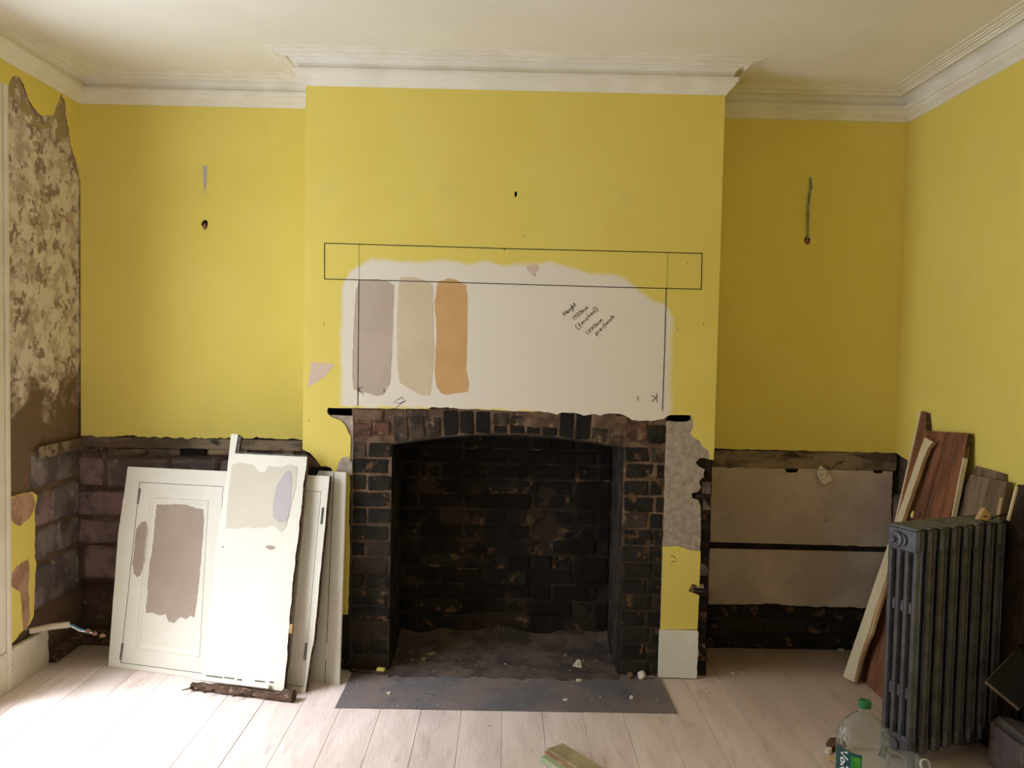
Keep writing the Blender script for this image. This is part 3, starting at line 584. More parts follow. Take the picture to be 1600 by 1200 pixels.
# ------------------------------------------------------------------ leaning boards, left
def frame(P0, P1, T):
    """x along the bottom edge, y up the face, z out of the face (toward the viewer)"""
    ex = (P1-P0).normalized(); ey = (T-P0); ey = (ey-ex*ey.dot(ex)).normalized(); ez = ex.cross(ey)
    M = Matrix(((ex.x, ey.x, ez.x, P0.x), (ex.y, ey.y, ez.y, P0.y), (ex.z, ey.z, ez.z, P0.z), (0, 0, 0, 1))); return M
def loc_px(M, u, v):
    q = M.inverted() @ hit(u, v, M.translation, M.col[2].to_3d()); return (q.x, q.y)
P0 = at(169, 1041, Z=0); P1 = at(482, 1083, Z=0); T = at(200, 729, Y=.20)
M1 = frame(P0, P1, T); A = lambda u, v: loc_px(M1, u, v)
cf = empty('cupboard', M=M1); tag(cf, 'wide white cupboard front with two panelled doors leaning in the left alcove', 'cupboard front')
def poly_in(M, pts, amp=0, step=.015): return rag([loc_px(M, *p[:2]) + ((p[2],) if len(p) > 2 else (0,)) for p in pts], step, .004)
TL_, TR_ = A(200, 729), A(515, 744); BR_ = A(482, 1083)
dL = [A(187, 1043), A(329, 1062), A(349, 760), A(218, 753)]
dR = [A(349+4, 1063), A(474, 1080), A(502, 768), A(366, 762)]
outer = rag([(0, 0), (BR_[0]-.015, BR_[1], 0), (BR_[0]-.008, .15, .4), (BR_[0]+.0, .22, .4), (TR_[0], TR_[1]), (TL_[0]+.02, TL_[1], .2), (TL_[0], TL_[1], .5), (TL_[0]-.003, .6, .2)], .02, .004)
h1 = [dL[0], dL[1], dL[2], dL[3]]; h2 = [(dR[0][0]+.012, dR[0][1]), dR[1], dR[2], (dR[3][0]-.0, dR[3][1])]
h1 = [(h1[0][0], .022), (h1[1][0], .022), h1[2], h1[3]]; h2 = [(h2[0][0], .022), (h2[1][0], .022), h2[2], h2[3]]
plate('frame', [outer, h1, h2], FLOC, .024, white_gloss, cf, raw_edge)
def door(quad, name='door'):
    g = .0022; a0 = max(quad[0][0], quad[3][0])*.5+min(quad[0][0], quad[3][0])*.5
    c = Vector((sum(q[0] for q in quad)/4, sum(q[1] for q in quad)/4))
    def ins(d): 
        out = []
        for q in quad: out.append((q[0] + (d if q[0] < c.x else -d), q[1] + (d if q[1] < c.y else -d)))
        return out
    o = plate(name, [ins(g), ins(.068)], FLOC, .022, white_gloss, cf, groove_m, t0=.0008)
    # stepped moulding and recessed panel
    bm = bmesh.new(); steps = [(.066, -.001), (.070, .002), (.074, -.002), (.079, -.002), (.084, -.006), (.090, -.009)]
    rings = [[bm.verts.new((x, y, z)) for x, y in ins(d)] for d, z in steps]
    for r0, r1 in zip(rings, rings[1:]):
        for i in range(4): bm.faces.new((r0[i], r0[(i+1) % 4], r1[(i+1) % 4], r1[i]))
    bmesh.ops.recalc_face_normals(bm, faces=bm.faces); ml = obj('moulding', bm, white_gloss, o)
    obj('panel', nbox((min(q[0] for q in ins(.088)), min(q[1] for q in ins(.088)), -.018), (max(q[0] for q in ins(.088)), max(q[1] for q in ins(.088)), -.009)), white_gloss, o)
    return o
d1_ = door(h1); d2_ = door(h2)
def swatch(M, pts, m, parent, name='paint_swatch', lift=.0012, amp=.004):
    P = [loc_px(M, *p) + (.8,) for p in pts]
    return plate(name, [rag(P, .012, amp)], lambda a, b, d: (a, b, lift-d), .001, m, parent)
swatch(M1, [(243, 788), (260, 788), (280, 788), (300, 792), (316, 796), (317, 815), (313, 870), (308, 920), (302, 965), (296, 962), (288, 968), (280, 965), (270, 974), (262, 972), (257, 960), (248, 962), (238, 958), (226, 958), (230, 900), (238, 840)], taupe, d1_, lift=-.0078)
swatch(M1, [(221, 816), (228, 814), (231, 822), (229, 850), (226, 880), (220, 898), (214, 902), (209, 896), (207, 880), (210, 850), (213, 826)], taupe, d1_, lift=.0006)
for u, v, par in ((503.5, 806, d2_), (477, 1018, d2_), (217, 775, d1_), (190, 1018, d1_)):
    x, y = A(u, v); o = obj('hinge', nbox((x-.0045, y-.036, -.004), (x+.0045, y+.036, .0035), .001), grey_edge, par); o['label'] = 'narrow painted butt hinge'
x, y = A(331, 940)
# the flush board in front
P0 = at(314, 1064, Z=.03); P1 = at(443, 1080, Z=.03); T = at(367, 709, Y=.02)
M2 = frame(P0, P1, T); B = lambda u, v: loc_px(M2, u, v)
fbd = empty('end_board', M=M2); tag(fbd, 'tall flush white board with a horn at top left leaning on panelled doors', 'board')
q = [(314, 1064), (443, 1080), (447, 1040, .7), (452, 980, .8), (458, 900, .8), (467, 830, .8), (473, 770, .8), (480, 714, 0), (367, 708.5), (372, 679), (361, 678), (355, 735), (340, 840)]
plate('face', [poly_in(M2, q)], FLOC, .024, white_gloss, fbd, raw_edge)
te = [B(367, 708.5), B(480, 714)]
obj('top_edge', nbox((te[0][0], te[0][1]-.004, -.026), (te[1][0]-.004, te[1][1]+.006, -.002), .001), grey_edge, fbd)
obj('side_edge', nbox((te[0][0]-.002, te[0][1], -.024), (te[0][0]+.016, B(371, 680)[1]-.004, -.004), .001), grey_edge, fbd)
swatch(M2, [(362, 727), (375, 722), (395, 727), (402, 736), (412, 738), (420, 728), (440, 730), (452, 726), (465, 730), (463, 760), (458, 780), (452, 800), (447, 824), (440, 832), (432, 824), (420, 822), (400, 826), (388, 823), (375, 826), (352, 826), (356, 780)], creamsw, fbd)
swatch(M2, [(446, 738), (454, 736), (456, 748), (455, 780), (451, 808), (446, 816), (436, 816), (427, 808), (427, 790), (432, 760)], lilac, fbd, lift=.0022)
swatch(M2, [(414, 854), (420, 852), (430, 854), (428, 858), (421, 859)], taupe, fbd, 'smudge', amp=.001); swatch(M2, [(347, 853), (350, 853), (350, 856), (347, 856)], taupe, fbd, 'smudge', amp=.001)
x, y = B(453, 982); obj('bare_chip', nbox((x-.002, y-.02, -.02), (x+.012, y+.018, .002), .002), tan, fbd)
for a, c in (((322, 1056), (348, 1058)), ((350, 1058), (366, 1061)), ((371, 1060), (378, 1063)), ((398, 1064), (414, 1066)), ((421, 1066), (428, 1067))):
    (xa, ya), (xb, yb) = B(*a), B(*c); obj('crack', nbox((xa, min(ya, yb)-.001, .0005), (xb, min(ya, yb)+.0045, .0016)), grey_edge, fbd)
# nailed raw batten under it
bt = rough_box((-.03, -.037, -.015), (.43, -.004, .038), .008, .004, 2); bmesh.ops.subdivide_edges(bt, edges=[e for e in bt.edges if e.calc_length() > .1], cuts=14)
for v in bt.verts: v.co += Vector((random.uniform(-.003, .003), noise.noise(v.co*40)*.006, noise.noise(v.co*38+Vector((5, 0, 0)))*.006))
btn = obj('raw_batten', bt, oldwood, fbd); btn['label'] = 'splintered brown batten with old nails'
wt = nbox((-.03, .004, .002), (.33, .02, .02), .003); obj('painted_strip', wt, white_gloss, fbd)
for xx_ in (-.012, .09, .225):
    obj('nail', tube([(xx_, -.02, .03), (xx_-.006, -.026, .06), (xx_-.02, -.034+.004, .085)], [.004, .003, .0015], 6), steel, btn)
obj('batten_end', lathe([(.001, 0), (.024, 0), (.026, .05), (.02, .052), (.001, .05)], 14, False), oldwood, fbd).matrix_local = Matrix.Translation((.395, -.012, .015)) @ Matrix.Rotation(math.radians(90), 4, 'Y')
# rear board behind
P1 = at(530, 1070, Z=0); P0 = at(440, 1058, Z=0); P0 = P1 + (P0-P1).normalized()*.42; T = P0 + Vector((-.02, .11, 1)) * .9
tt = at(541, 738, Y=-.026); T = tt + (P0-P1)
M3 = frame(P0, P1, T); E3 = lambda u, v: loc_px(M3, u, v)
rb = empty('door_panel', M=M3); tag(rb, 'white beaded door half hidden behind the cupboard front beside the fireplace', 'door')
tr_ = E3(541, 738); w_ = E3(530, 1070)[0]
g1 = E3(517, 800)[0]; g0 = E3(509, 1040)[0]
plate('stile', [rag([(0, 0), (g0, 0), (g1, tr_[1]-.03), (g1, tr_[1]), (0, tr_[1])], .02, .002)], FLOC, .022, white_gloss, rb, raw_edge)
plate('edge_stile', [[(g0+.003, 0), (w_-.006, 0), (tr_[0]-.008, tr_[1]), (g1+.003, tr_[1])]], FLOC, .022, white_gloss, rb, groove_m)
bd = tube([(w_-.004, .0, -.004), (tr_[0]-.005, tr_[1], -.004)], .007, 8); obj('bead', bd, white_gloss, rb)
x, y = E3(509, 1018); obj('hinge', nbox((x-.004, y-.035, -.002), (x+.005, y+.035, .003), .001), cream, rb)
# loose slat by the left brick pier
sl = empty('broken_lath', at(548, 1050, Z=0)); tag(sl, 'thin broken wooden slat on the floor by the left brick pier', 'slat')
d_ = at(602, 1055, Z=0)-at(548, 1050, Z=0)
o = obj('strip', rough_box((0, -.012, .006), (d_.length, .012, .016), .002, .002), oldwood, sl); sl.rotation_euler = (0, 0, math.atan2(d_.y, d_.x))
obj('painted_tip', rough_box((d_.length-.04, -.010, .017), (d_.length-.002, .016, .030), .003, .002), yellow, sl)

# ------------------------------------------------------------------ leaning boards, right
Tl = at(1440, 642, X=2.825); Tr = at(1513, 677, X=2.815); Bl = at(1344, 1060, Z=0.0)
Tm = at(1446, 673, X=2.81)
yt = Vector((0, Tr.y-Tm.y, 0)); P0 = Bl; P1 = Bl + Vector((0, -.34, 0)); M4 = frame(P0, P1, Tm); E4 = lambda u, v: loc_px(M4, u, v)
mb = empty('cupboard_end', M=M4); tag(mb, 'reddish brown back of a cupboard end with a horn, leaning on the right wall', 'board')
pts = [E4(1344, 1060) + (0,), (.37, 0, 0), E4(1484, 810) + (.6,), E4(1500, 745) + (.8,), E4(1513, 677) + (0,), E4(1446, 673), E4(1448, 645), E4(1440, 642)]
plate('board', [rag(pts, .02, .004)], FLOC, .02, mahog, mb, raw_edge)
a0, a1 = E4(1344, 1060), E4(1440, 642)
plate('painted_edge', [[(a0[0]-.012, a0[1]), (a0[0]+.001, a0[1]), (a1[0]+.001, a1[1]), (a1[0]-.012, a1[1])]], lambda a, b, d: (a, b, .002-d), .022, batten_m, mb)
c0, c1 = E4(1487, 810), E4(1505, 715); plate('painted_edge', [rag([(c0[0]-.004, c0[1]), (c0[0]+.004, c0[1]), (c1[0]+.006, c1[1]), (c1[0]-.002, c1[1])], .02, .003)], lambda a, b, d: (a, b, .001-d), .018, batten_m, mb)
s0, s1 = E4(1408, 846), E4(1478, 675); obj('joint', nbox((E4(1475, 690)[0]-.001, .1, .0), (E4(1475, 690)[0]+.002, E4(1475, 676)[1], .0012)), groove_m, mb)
# batten
A0 = at(1326, 1062, Z=0.004); N4 = M4.col[2].to_3d(); B0 = hit(1454, 690, M4.translation + N4*.035, N4)
ey = (B0-A0).normalized(); ex = ey.cross(N4).normalized(); ez = ex.cross(ey)
M5 = Matrix(((ex.x, ey.x, ez.x, A0.x), (ex.y, ey.y, ez.y, A0.y), (ex.z, ey.z, ez.z, A0.z), (0, 0, 0, 1))); E5 = lambda u, v: loc_px(M5, u, v)
ba = empty('batten', M=M5); tag(ba, 'long cream painted batten leaning in front of the brown board left of the radiator', 'batten')
q = [(1317, 1057), (1334, 1066), (1342, 1030, .4), (1358, 985, .4), (1372, 940, .4), (1384, 905, .5), (1397, 850, .3), (1410, 812, .4), (1430, 755, .5), (1441, 722, .5), (1450, 700, .8), (1458, 690, .6), (1444, 684, .8), (1425, 740, .3)]
plate('face', [poly_in(M5, q)], FLOC, .016, batten_m, ba, tan)
q = [(1334, 1066), (1343, 1030, .8), (1362, 985, .8), (1375, 940, .8), (1389, 900, 1), (1386, 898), (1368, 945), (1352, 990), (1338, 1030)]
plate('split_edge', [poly_in(M5, q)], lambda a, b, d: (a, b, -.004-d), .012, tan, ba)
x, y = E5(1424, 803); obj('loose_chip', chunk(.012, (1, 1.6, .6)), yellow, ba).location = (x, y, -.006)
# weathered planks on right wall
def plank(name, label, tl, tr, dxb, dyb, m, t=.022, Xp=2.81, splinter=False):
    a = at(*tl, X=Xp); c = at(*tr, X=Xp); s = Vector((-dxb, dyb, 0)); b0 = Vector((a.x-dxb, a.y+dyb, 0)); b1 = Vector((c.x-dxb, c.y+dyb, 0))
    w = (c-a); P0_ = b0; P1_ = b0 + Vector((w.x, w.y, 0)); M = frame(P0_, P1_, a + Vector((0, 0, 0)))
    r = empty(name, M=M); tag(r, label, 'plank', 'planks against the right wall')
    E = M.inverted() @ a; E2_ = M.inverted() @ c
    plate('board', [rag([(0, 0), (E2_.x, 0, .3), (E2_.x, E2_.y, .4), (E.x, E.y, .3)], .02, .003)], FLOC, t, m, r, m); return r, M
r, Mp = plank('plank', 'weathered brown plank against the right wall with a pale split edge', (1517, 741), (1573, 753), .14, .42, greywood, Xp=2.808)
x, y = loc_px(Mp, 1565, 790); obj('split_edge', rough_box((x-.016, y-.07, -.001), (x+.001, y+.03, .003), .001, .001), tan, r)
plank('plank', 'taller weathered plank standing behind another plank above the radiator', (1525, 728), (1571, 741), .14, .40, greywood, Xp=2.834)
plank('plank', 'dark plank end with a white edge at the far right', (1590, 757), (1606, 762), .05, .30, groove_m, Xp=2.82)
x0 = at(1588, 760, X=2.77); o = obj('white_edge', nbox((-.003, -.008, -.13), (.003, .004, 0)), batten_m, None)
o.parent = bpy.data.objects.get('plank.002'); Mq = o.parent.matrix_world.inverted() if o.parent else Matrix()
bpy.context.view_layer.update()
o.matrix_world = Matrix.Translation(x0 + Vector((0, .0, 0))) @ Matrix.Rotation(.16, 4, 'X') @ Matrix.Rotation(.1, 4, 'Y')
# black tilted board low at the right edge
bs_ = [at(1541, 1064, Y=-.84), at(1587, 1016, Y=-.78), at(1640, 1060, Y=-.84), at(1594, 1108, Y=-.90)]
bm = bmesh.new(); vs = [bm.verts.new(p) for p in bs_]; nn_ = (bs_[1]-bs_[0]).cross(bs_[3]-bs_[0]).normalized()
if nn_.x > 0: nn_ = -nn_
vb = [bm.verts.new(p - nn_*.02) for p in bs_]
f_ = bm.faces.new(vs); bm.faces.new(vb[::-1])
for i in range(4): q_ = bm.faces.new((vs[i], vs[(i+1) % 4], vb[(i+1) % 4], vb[i])); q_.material_index = 1
bmesh.ops.recalc_face_normals(bm, faces=bm.faces)
bo = obj('board_offcut', bm, blackboard, None, [greywood]); tag(bo, 'black square board tilted on its corner right of the radiator', 'board')
for p_, nm, lb in (((bs_[3].x+.03, -.87, .08), 'rubble_block', 'rough stone block at the foot of the right wall beside the radiator'), ):
    o = obj(nm, rough_box((-.05, -.12, -.08), (.05, .12, .10), .02, .008, 2), stone_a); o.location = p_; tag(o, lb, 'rubble')

# ------------------------------------------------------------------ radiator
RH = .888
tn = at(1434, 824, Z=RH); NEAR = Vector((tn.x, tn.y, 0))
ang = math.atan2(.40, .917); PIT, DEP, NS = .061, .142, 8
Mr = Matrix.Translation(NEAR) @ Matrix.Rotation(ang, 4, 'Z')     # x along the run, y away = depth
ra = empty('radiator', M=Mr); tag(ra, 'dark grey cast iron column radiator standing on the bare boards at right', 'radiator')
def section():
    bm = bmesh.new()
    ysn = [.018, .018+.0355, .018+.071, .018+.1065]
    for yy in ysn:
        r = 10; prev = None
        zs = [.055, .08, .12, RH-.12, RH-.08, RH-.05]
        for z_ in zs:
            k_ = 1.0
            cur = [bm.verts.new((PIT/2 + .021*k_*math.cos(2*math.pi*i/r), yy + .0135*math.sin(2*math.pi*i/r), z_)) for i in range(r)]
            if prev:
                for i in range(r): bm.faces.new((prev[i], prev[(i+1) % r], cur[(i+1) % r], cur[i]))
            prev = cur
        for z_ in (.30, .60):
            pass
    for z0, z1 in ((RH-.105, RH-.012), (.05, .12)):
        box(bm, (PIT/2-.022, .004, z0), (PIT/2+.022, DEP-.004, z1), .010)
    # rounded crown
    r = 12; prev = None
    for i in range(9):
        yy = .006 + (DEP-.012)*i/8; hh = .016*math.sin(math.pi*(i+.6)/9.2)**.5
        cur = [bm.verts.new((PIT/2 + .024*math.cos(math.pi*j/6), yy, RH-.018 + hh*math.sin(math.pi*j/6))) for j in range(7)]
        if prev:
            for j in range(6): bm.faces.new((prev[j], prev[j+1], cur[j+1], cur[j]))
        prev = cur
    for zc in (.275, .585):
        for a_, c_ in zip(ysn, ysn[1:]): box(bm, (PIT/2-.008, a_, zc-.022), (PIT/2+.008, c_, zc+.022), .004)
    # thin fin on front and back column
    box(bm, (PIT/2-.004, .0, .10), (PIT/2+.004, .012, RH-.02), .0015); box(bm, (PIT/2-.004, DEP-.012, .10), (PIT/2+.004, DEP, RH-.02), .0015)
    for z_ in (RH-.06, .085): # hubs between sections
        c = bmesh.ops.create_cone(bm, cap_ends=True, segments=14, radius1=.024, radius2=.024, depth=PIT)
        bmesh.ops.rotate(bm, verts=c['verts'], cent=(0, 0, 0), matrix=Matrix.Rotation(math.pi/2, 3, 'Y')); bmesh.ops.translate(bm, verts=c['verts'], vec=(PIT/2, DEP/2, z_))
    bmesh.ops.recalc_face_normals(bm, faces=bm.faces)
    return bm
s0_ = obj('section', section(), rad_m, ra); 
for i in range(1, NS):
    c = s0_.copy(); C.objects.link(c); c.parent = ra; c.location = (i*PIT, 0, 0)
for i in (0, NS-1):
    for yy in (.012, DEP-.012):
        obj('foot', tube([(PIT/2+i*PIT, yy, .07), (PIT/2+i*PIT, yy, .03), (PIT/2+i*PIT, yy+(-.006 if yy < .05 else .006), 0)], [.014, .011, .016], 8), rad_m, ra)
pg = empty('end_plug'); pg.parent = ra; pg.location = (-.004, DEP*.60, RH-.062); pg.rotation_euler = (0, -math.pi/2, 0)
bpy.data.objects.remove(pg)
pm = lathe([(.0295, -.018), (.0295, .004), (.025, .008), (.019, .009), (.018, .012), (.001, .012)], 24, False)
for v in pm.verts: v.co = Vector((-v.co.z, v.co.x+DEP*.62, v.co.y+RH-.060))
bmesh.ops.recalc_face_normals(pm, faces=pm.faces); plug = obj('end_plug', pm, rad_m, ra); plug['label'] = 'round end plug with a square nut'
nb_ = bmesh.new(); bmesh.ops.create_cone(nb_, cap_ends=True, segments=6, radius1=.013, radius2=.0115, depth=.016)
for v in nb_.verts: v.co = Vector((-v.co.z-.016, v.co.x+DEP*.62, v.co.y+RH-.060))
obj('nut', nb_, rad_m, plug)
# wooden offcut and rod lying on the radiator
p = at(1539, 812, Z=RH); wo = empty('wood_offcut', (p.x, p.y, RH+.002)); tag(wo, 'small pale wooden offcut with a hole lying on top of the radiator', 'offcut')
ob = plate('block', [[(-.026, .0), (.012, -.006), (.028, .014), (.004, .042)], disc(.003, .009, .008, .0035, 8)], lambda a, b, d: (a, d*1.0, b), .022, tan, wo, tan); ob.rotation_euler = (-.15, 0, .2)
a_ = at(1549, 811, Z=RH+.004); b2 = at(1577, 803, Z=RH+.012); rd = empty('metal_rod', a_); tag(rd, 'thin dark metal rod lying across the far end of the radiator top', 'rod')
obj('shaft', tube([Vector((0, 0, .0)), Vector((.02, .002, .010)), (b2-a_)], .0035, 8), iron_black, rd); o = obj('tip', chunk(.006), tape, rd); o.location = b2-a_

# ------------------------------------------------------------------ bottles
def ribbed(prof_fn, n): return [prof_fn(i/(n-1)) for i in range(n)]
BH = .345
cp = at(1357, 1098, Z=BH); 
bo = empty('water_bottle', (cp.x-.012, cp.y+.0, 0)); tag(bo, 'large clear plastic water bottle with a green cap beside the radiator', 'bottle')
prof_b = [(.068, 0), (.080, .006), (.084, .02)]
z_ = .03
while z_ < .215: prof_b.append((.084 if int(z_/.012) % 2 else .0815, z_)); z_ += .006
prof_b += [(.083, .225), (.080, .235), (.079, .24), (.080, .246), (.074, .262), (.062, .278), (.046, .294), (.030, .306), (.0205, .315), (.0185, .322), (.0185, .330), (.0215, .331), (.0215, .335), (.0175, .336), (.0175, .345)]
bb = lathe(prof_b, 40)
for v in bb.verts:
    if .04 < v.co.z < .25: v.co.x += .004*noise.noise(v.co*14); v.co.y += .004*noise.noise(v.co*13+Vector((4, 4, 4)))
obj('bottle_body', bb, pl, bo, smooth=True)
obj('cap', lathe([(.0205, .330), (.0208, .333), (.0205, .350), (.018, .353), (.001, .3535)], 24, False), green_cap, bo, smooth=False)
toc = math.atan2(CAM.y-bo.location.y, CAM.x-bo.location.x)
def cyl(r, a0, z0): return lambda a, b, d: (r*math.cos(a0+a/r) , r*math.sin(a0+a/r), z0+b)
def band(name, aw0, aw1, z0, z1, r, m, parent, n=16):
    bm = bmesh.new(); prev = None
    for i in range(n+1):
        a = toc + aw0 + (aw1-aw0)*i/n; cur = [bm.verts.new((r*math.cos(a), r*math.sin(a), z)) for z in (z0, z1)]
        if prev: bm.faces.new((prev[0], cur[0], cur[1], prev[1]))
        prev = cur
    return obj(name, bm, m, parent)
lb = band('label', -1.25, -.02, .085, .205, .0856, label_m, bo); lb['label'] = 'blue green bottle label'
band('leaf_mark', -.42, -.06, .10, .195, .0862, label_green, lb, 8)
write('Volvic', (-.075, .20), (-.075, .09), .034, .006, lambda a, b, d: (.0868*math.cos(toc+a/.0868), .0868*math.sin(toc+a/.0868), b), 'lettering', lab_white, lb)
b2_ = empty('open_bottle', at(1408, 1196, Z=.05)); b2_.location = at(1402, 1190, Z=.06); tag(b2_, 'crushed clear bottle lying open beside the green capped bottle', 'bottle')
pb2 = lathe([(.012, 0), (.030, .004), (.034, .02), (.036, .06), (.033, .09), (.036, .13), (.022, .17), (.014, .19), (.014, .205)], 24)
o = obj('bottle_body', pb2, pl, b2_, smooth=True); rg_ = obj('neck_ring', lathe([(.0145, .196), (.018, .198), (.018, .204), (.0145, .205)], 20, False), lab_white, b2_)
bpy.context.view_layer.update()
tow = (CAM - b2_.location); tow.z = 0; b2_.rotation_euler = (tow.normalized()+Vector((.5, .3, .25))).to_track_quat('Z', 'Y').to_euler()
b2_.location = b2_.location - (tow.normalized()*.10); b2_.location.z = .037; b2_.location.x -= .03; b2_.location.y -= .03

# ------------------------------------------------------------------ loose rubble
def item(name, label, cat, u, v, bm, m, z=.0, rot=0, group=None, lift=.004):
    o = obj(name, bm, m); p = at(u, v, Z=z); o.location = (p.x, p.y, z+lift); o.rotation_euler = (0, 0, rot); tag(o, label, cat, group); return o
def flat(r, t, n=7):
    bm = bmesh.new(); pts = [(r*random.uniform(.7, 1.1)*math.cos(i*2*math.pi/n), r*random.uniform(.6, 1.1)*math.sin(i*2*math.pi/n)) for i in range(n)]
    lo = [bm.verts.new((x, y, 0)) for x, y in pts]; hi = [bm.verts.new((x*.9, y*.9, t*random.uniform(.7, 1.2))) for x, y in pts]
    bm.faces.new(lo[::-1]); bm.faces.new(hi)
    for i in range(n): bm.faces.new((lo[i], lo[(i+1) % n], hi[(i+1) % n], hi[i]))
    return bm
item('plaster_lump', 'white rounded lump of plaster at the foot of the right brick pier', 'rubble', 1003, 1062, chunk(.022, (1, .8, 1), 2), chipwhite, lift=.02)
item('plaster_lump', 'brown earthy lump behind the white plaster lump by the right brick pier', 'rubble', 984, 1060, chunk(.020, (1, 1, .8), 2), chipbrown, lift=.012)
item('plaster_lump', 'brown broken lump against the foot of the right brick pier', 'rubble', 1022, 1054, chunk(.026, (1, 1, .9), 2), oldwood, lift=.016)
# folded white paper
pp_ = bmesh.new(); vv = [pp_.verts.new(c) for c in ((-.035, 0, .004), (.012, -.012, .002), (.02, .008, .012), (-.02, .016, .014), (.0, .004, .05), (.016, .0, .045))]
for f in ((0, 1, 2, 3), (3, 2, 5, 4)): pp_.faces.new([vv[i] for i in f])
item('paper_scrap', 'crumpled white paper scrap on the ash in front of the firebox', 'paper', 902, 1048, pp_, chipwhite)
item('plaster_chip', 'flat white chip just below the paper scrap', 'rubble', 905, 1066, flat(.015, .008), chipwhite, lift=.006)
item('plaster_chip', 'pale chip at the firebox threshold left side', 'rubble', 664, 1036, chunk(.019, (1.2, .7, .9), 2), chipbrown, lift=.014)
item('plaster_chip', 'long pale chip beside another at the firebox threshold left side', 'rubble', 674, 1028, rough_box((-.02, -.006, 0), (.02, .006, .012), .003, .002), beige_skim, lift=.014, rot=.5)
item('plaster_chip', 'leaning grey chip next to the loose slat', 'rubble', 634, 1049, flat(.014, .012), grey_edge, lift=.006)
item('plaster_chip', 'cream stone chip on the left half of the slate hearth', 'rubble', 608, 1086, chunk(.011, (1, 1, .7)), chipwhite, lift=.008)
item('plaster_chip', 'round white pebble on the right half of the slate hearth', 'rubble', 987, 1093, chunk(.012, (1, 1, .8)), chipwhite, lift=.009)
item('plaster_chip', 'thin white flake at the middle of the slate hearth', 'rubble', 883, 1096, flat(.011, .006), chipwhite, lift=.005)
item('plaster_chip', 'small cream chip on the boards just left of the bottle shoulder', 'rubble', 1321, 1128, chunk(.009), chipwhite, lift=.006)
item('plaster_chip', 'white flake lying on boards in the right alcove near the back wall', 'rubble', 1313, 1015, flat(.02, .005), chipwhite, lift=.001)
item('plaster_chip', 'small flat white flake on boards right of the chimney baseboard', 'rubble', 1145, 1053, flat(.010, .005), chipwhite, lift=.001)
item('plaster_chip', 'white speck of plaster at the centre foreground boards', 'rubble', 924, 1165, flat(.006, .004), chipwhite, lift=.001)
item('paper_strip', 'pale green painted strip on the floor at the foot of the brown board', 'strip', 1371, 1074, rough_box((-.008, -.05, 0), (.008, .05, .008), .003, .002), palegreen, rot=-.2, lift=.001)
# lump beside the bottle
item('rubble_chunk', 'brown broken chunk with a white face beside the water bottle', 'rubble', 1305, 1172, chunk(.032, (1.2, .8, .8), 2), oldwood, lift=.02)
item('rubble_chunk', 'small white plaster face leaning on the brown chunk by the bottle', 'rubble', 1294, 1176, flat(.018, .02), chipwhite, lift=.001)
item('rubble_chunk', 'orange brown wood splinter below the chunk by the bottle', 'rubble', 1308, 1192, rough_box((-.03, -.012, 0), (.03, .012, .016), .004, .002), tan, rot=-.7, lift=.001)
# foreground offcut
pA = at(876, 1166, Z=.02); pB = at(962, 1222, Z=.02); dv = pB-pA; fo = empty('timber_offcut', (pA.x, pA.y, 0)); fo.rotation_euler = (0, 0, math.atan2(dv.y, dv.x)); tag(fo, 'olive brown timber offcut with split painted edge at the bottom of the frame', 'offcut')
obj('block', rough_box((-.005, -.062, 0), (dv.length+.08, .018, .028), .004, .0015), offwood, fo)
obj('split_edge', rough_box((.0, -.078, .004), (dv.length+.06, -.062, .024), .004, .003), pinkpl, fo)
obj('painted_edge', rough_box((.02, -.11, 0), (dv.length+.04, -.078, .020), .004, .002), palegreen, fo)
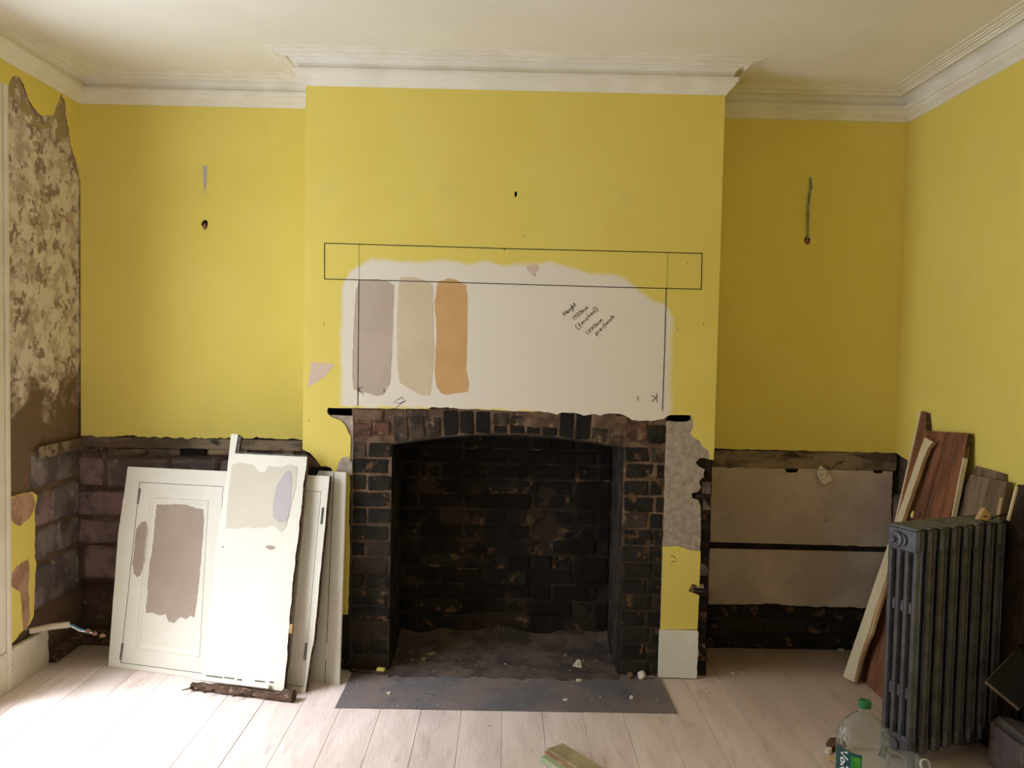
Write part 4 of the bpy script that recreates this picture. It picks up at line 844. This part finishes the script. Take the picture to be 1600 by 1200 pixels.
# tiny crumbs: nobody could count them
bm = bmesh.new(); 
def crumb(x, y, z, s, mi):
    vs = [bm.verts.new((x+random.uniform(-s, s), y+random.uniform(-s, s), z+(s*1.2 if k == 3 else 0))) for k in range(4)]
    for f in ((0, 1, 3), (1, 2, 3), (2, 0, 3)):
        fc_ = bm.faces.new([vs[i] for i in f]); fc_.material_index = mi
for k in range(620):
    r = random.random()
    if r < .55: u, v = random.gauss(960, 110), random.uniform(1040, 1112)
    elif r < .8: u, v = random.gauss(640, 60), random.uniform(1048, 1112)
    elif r < .9: u, v = random.uniform(500, 1330), random.uniform(1060, 1200)
    else: u, v = random.uniform(1090, 1330), random.uniform(1030, 1130)
    p = at(u, v, Z=0)
    if p.y > -.0: continue
    crumb(p.x, p.y, .006 if (p.y > -.388 and .236 < p.x < 1.637) else .0006, random.choice((.0015, .002, .003, .004)) , random.choice((0, 0, 1, 1, 1)))
for k in range(160):
    crumb(random.uniform(.45, 1.42), random.uniform(0, .25), .018+random.random()*.01, random.choice((.002, .003, .005)), random.choice((0, 1, 1, 1)))
tag(obj('rubble_crumbs', bm, chipwhite, None, [chipbrown]), 'scattered plaster crumbs and dust on the hearth and boards', 'crumbs', kind='stuff')

# ------------------------------------------------------------------ cable in its conduit, left
a_ = at(50, 985, X=XL+.012); b2 = at(109, 976, Y=-.02); 
cn = empty('cable_conduit', a_); tag(cn, 'white conduit with blue cable poking out above the skirting in the left corner', 'cable')
dv = b2-a_
bm = bmesh.new(); 
cd_ = tube([Vector((-.01, 0, -.004)), dv*.5+Vector((0, 0, .004)), dv], [.013, .014, .014], 10, False); obj('conduit', cd_, conduit, cn, smooth=True)
e3 = at(148, 990, Y=-.03)-a_; e4 = at(160, 993, Y=-.03)-a_
for k, (dy, dz) in enumerate(((0, .003), (.003, -.003), (-.003, -.004))):
    obj('wire', tube([dv*.92, dv+Vector((.01, dy, dz-.003)), dv.lerp(e3, .4)+Vector((0, dy, dz-.006)), dv.lerp(e3, .75)+Vector((0, dy, dz*.6)), e3], .0035, 6), wire_blue if k < 2 else lab_white, cn)
for q in (0, .5, 1):
    o = obj('connector', chunk(.012, (1.3, 1, .9)), tape, cn); o.location = (e3-(e3-dv)*.28).lerp(e4, q)
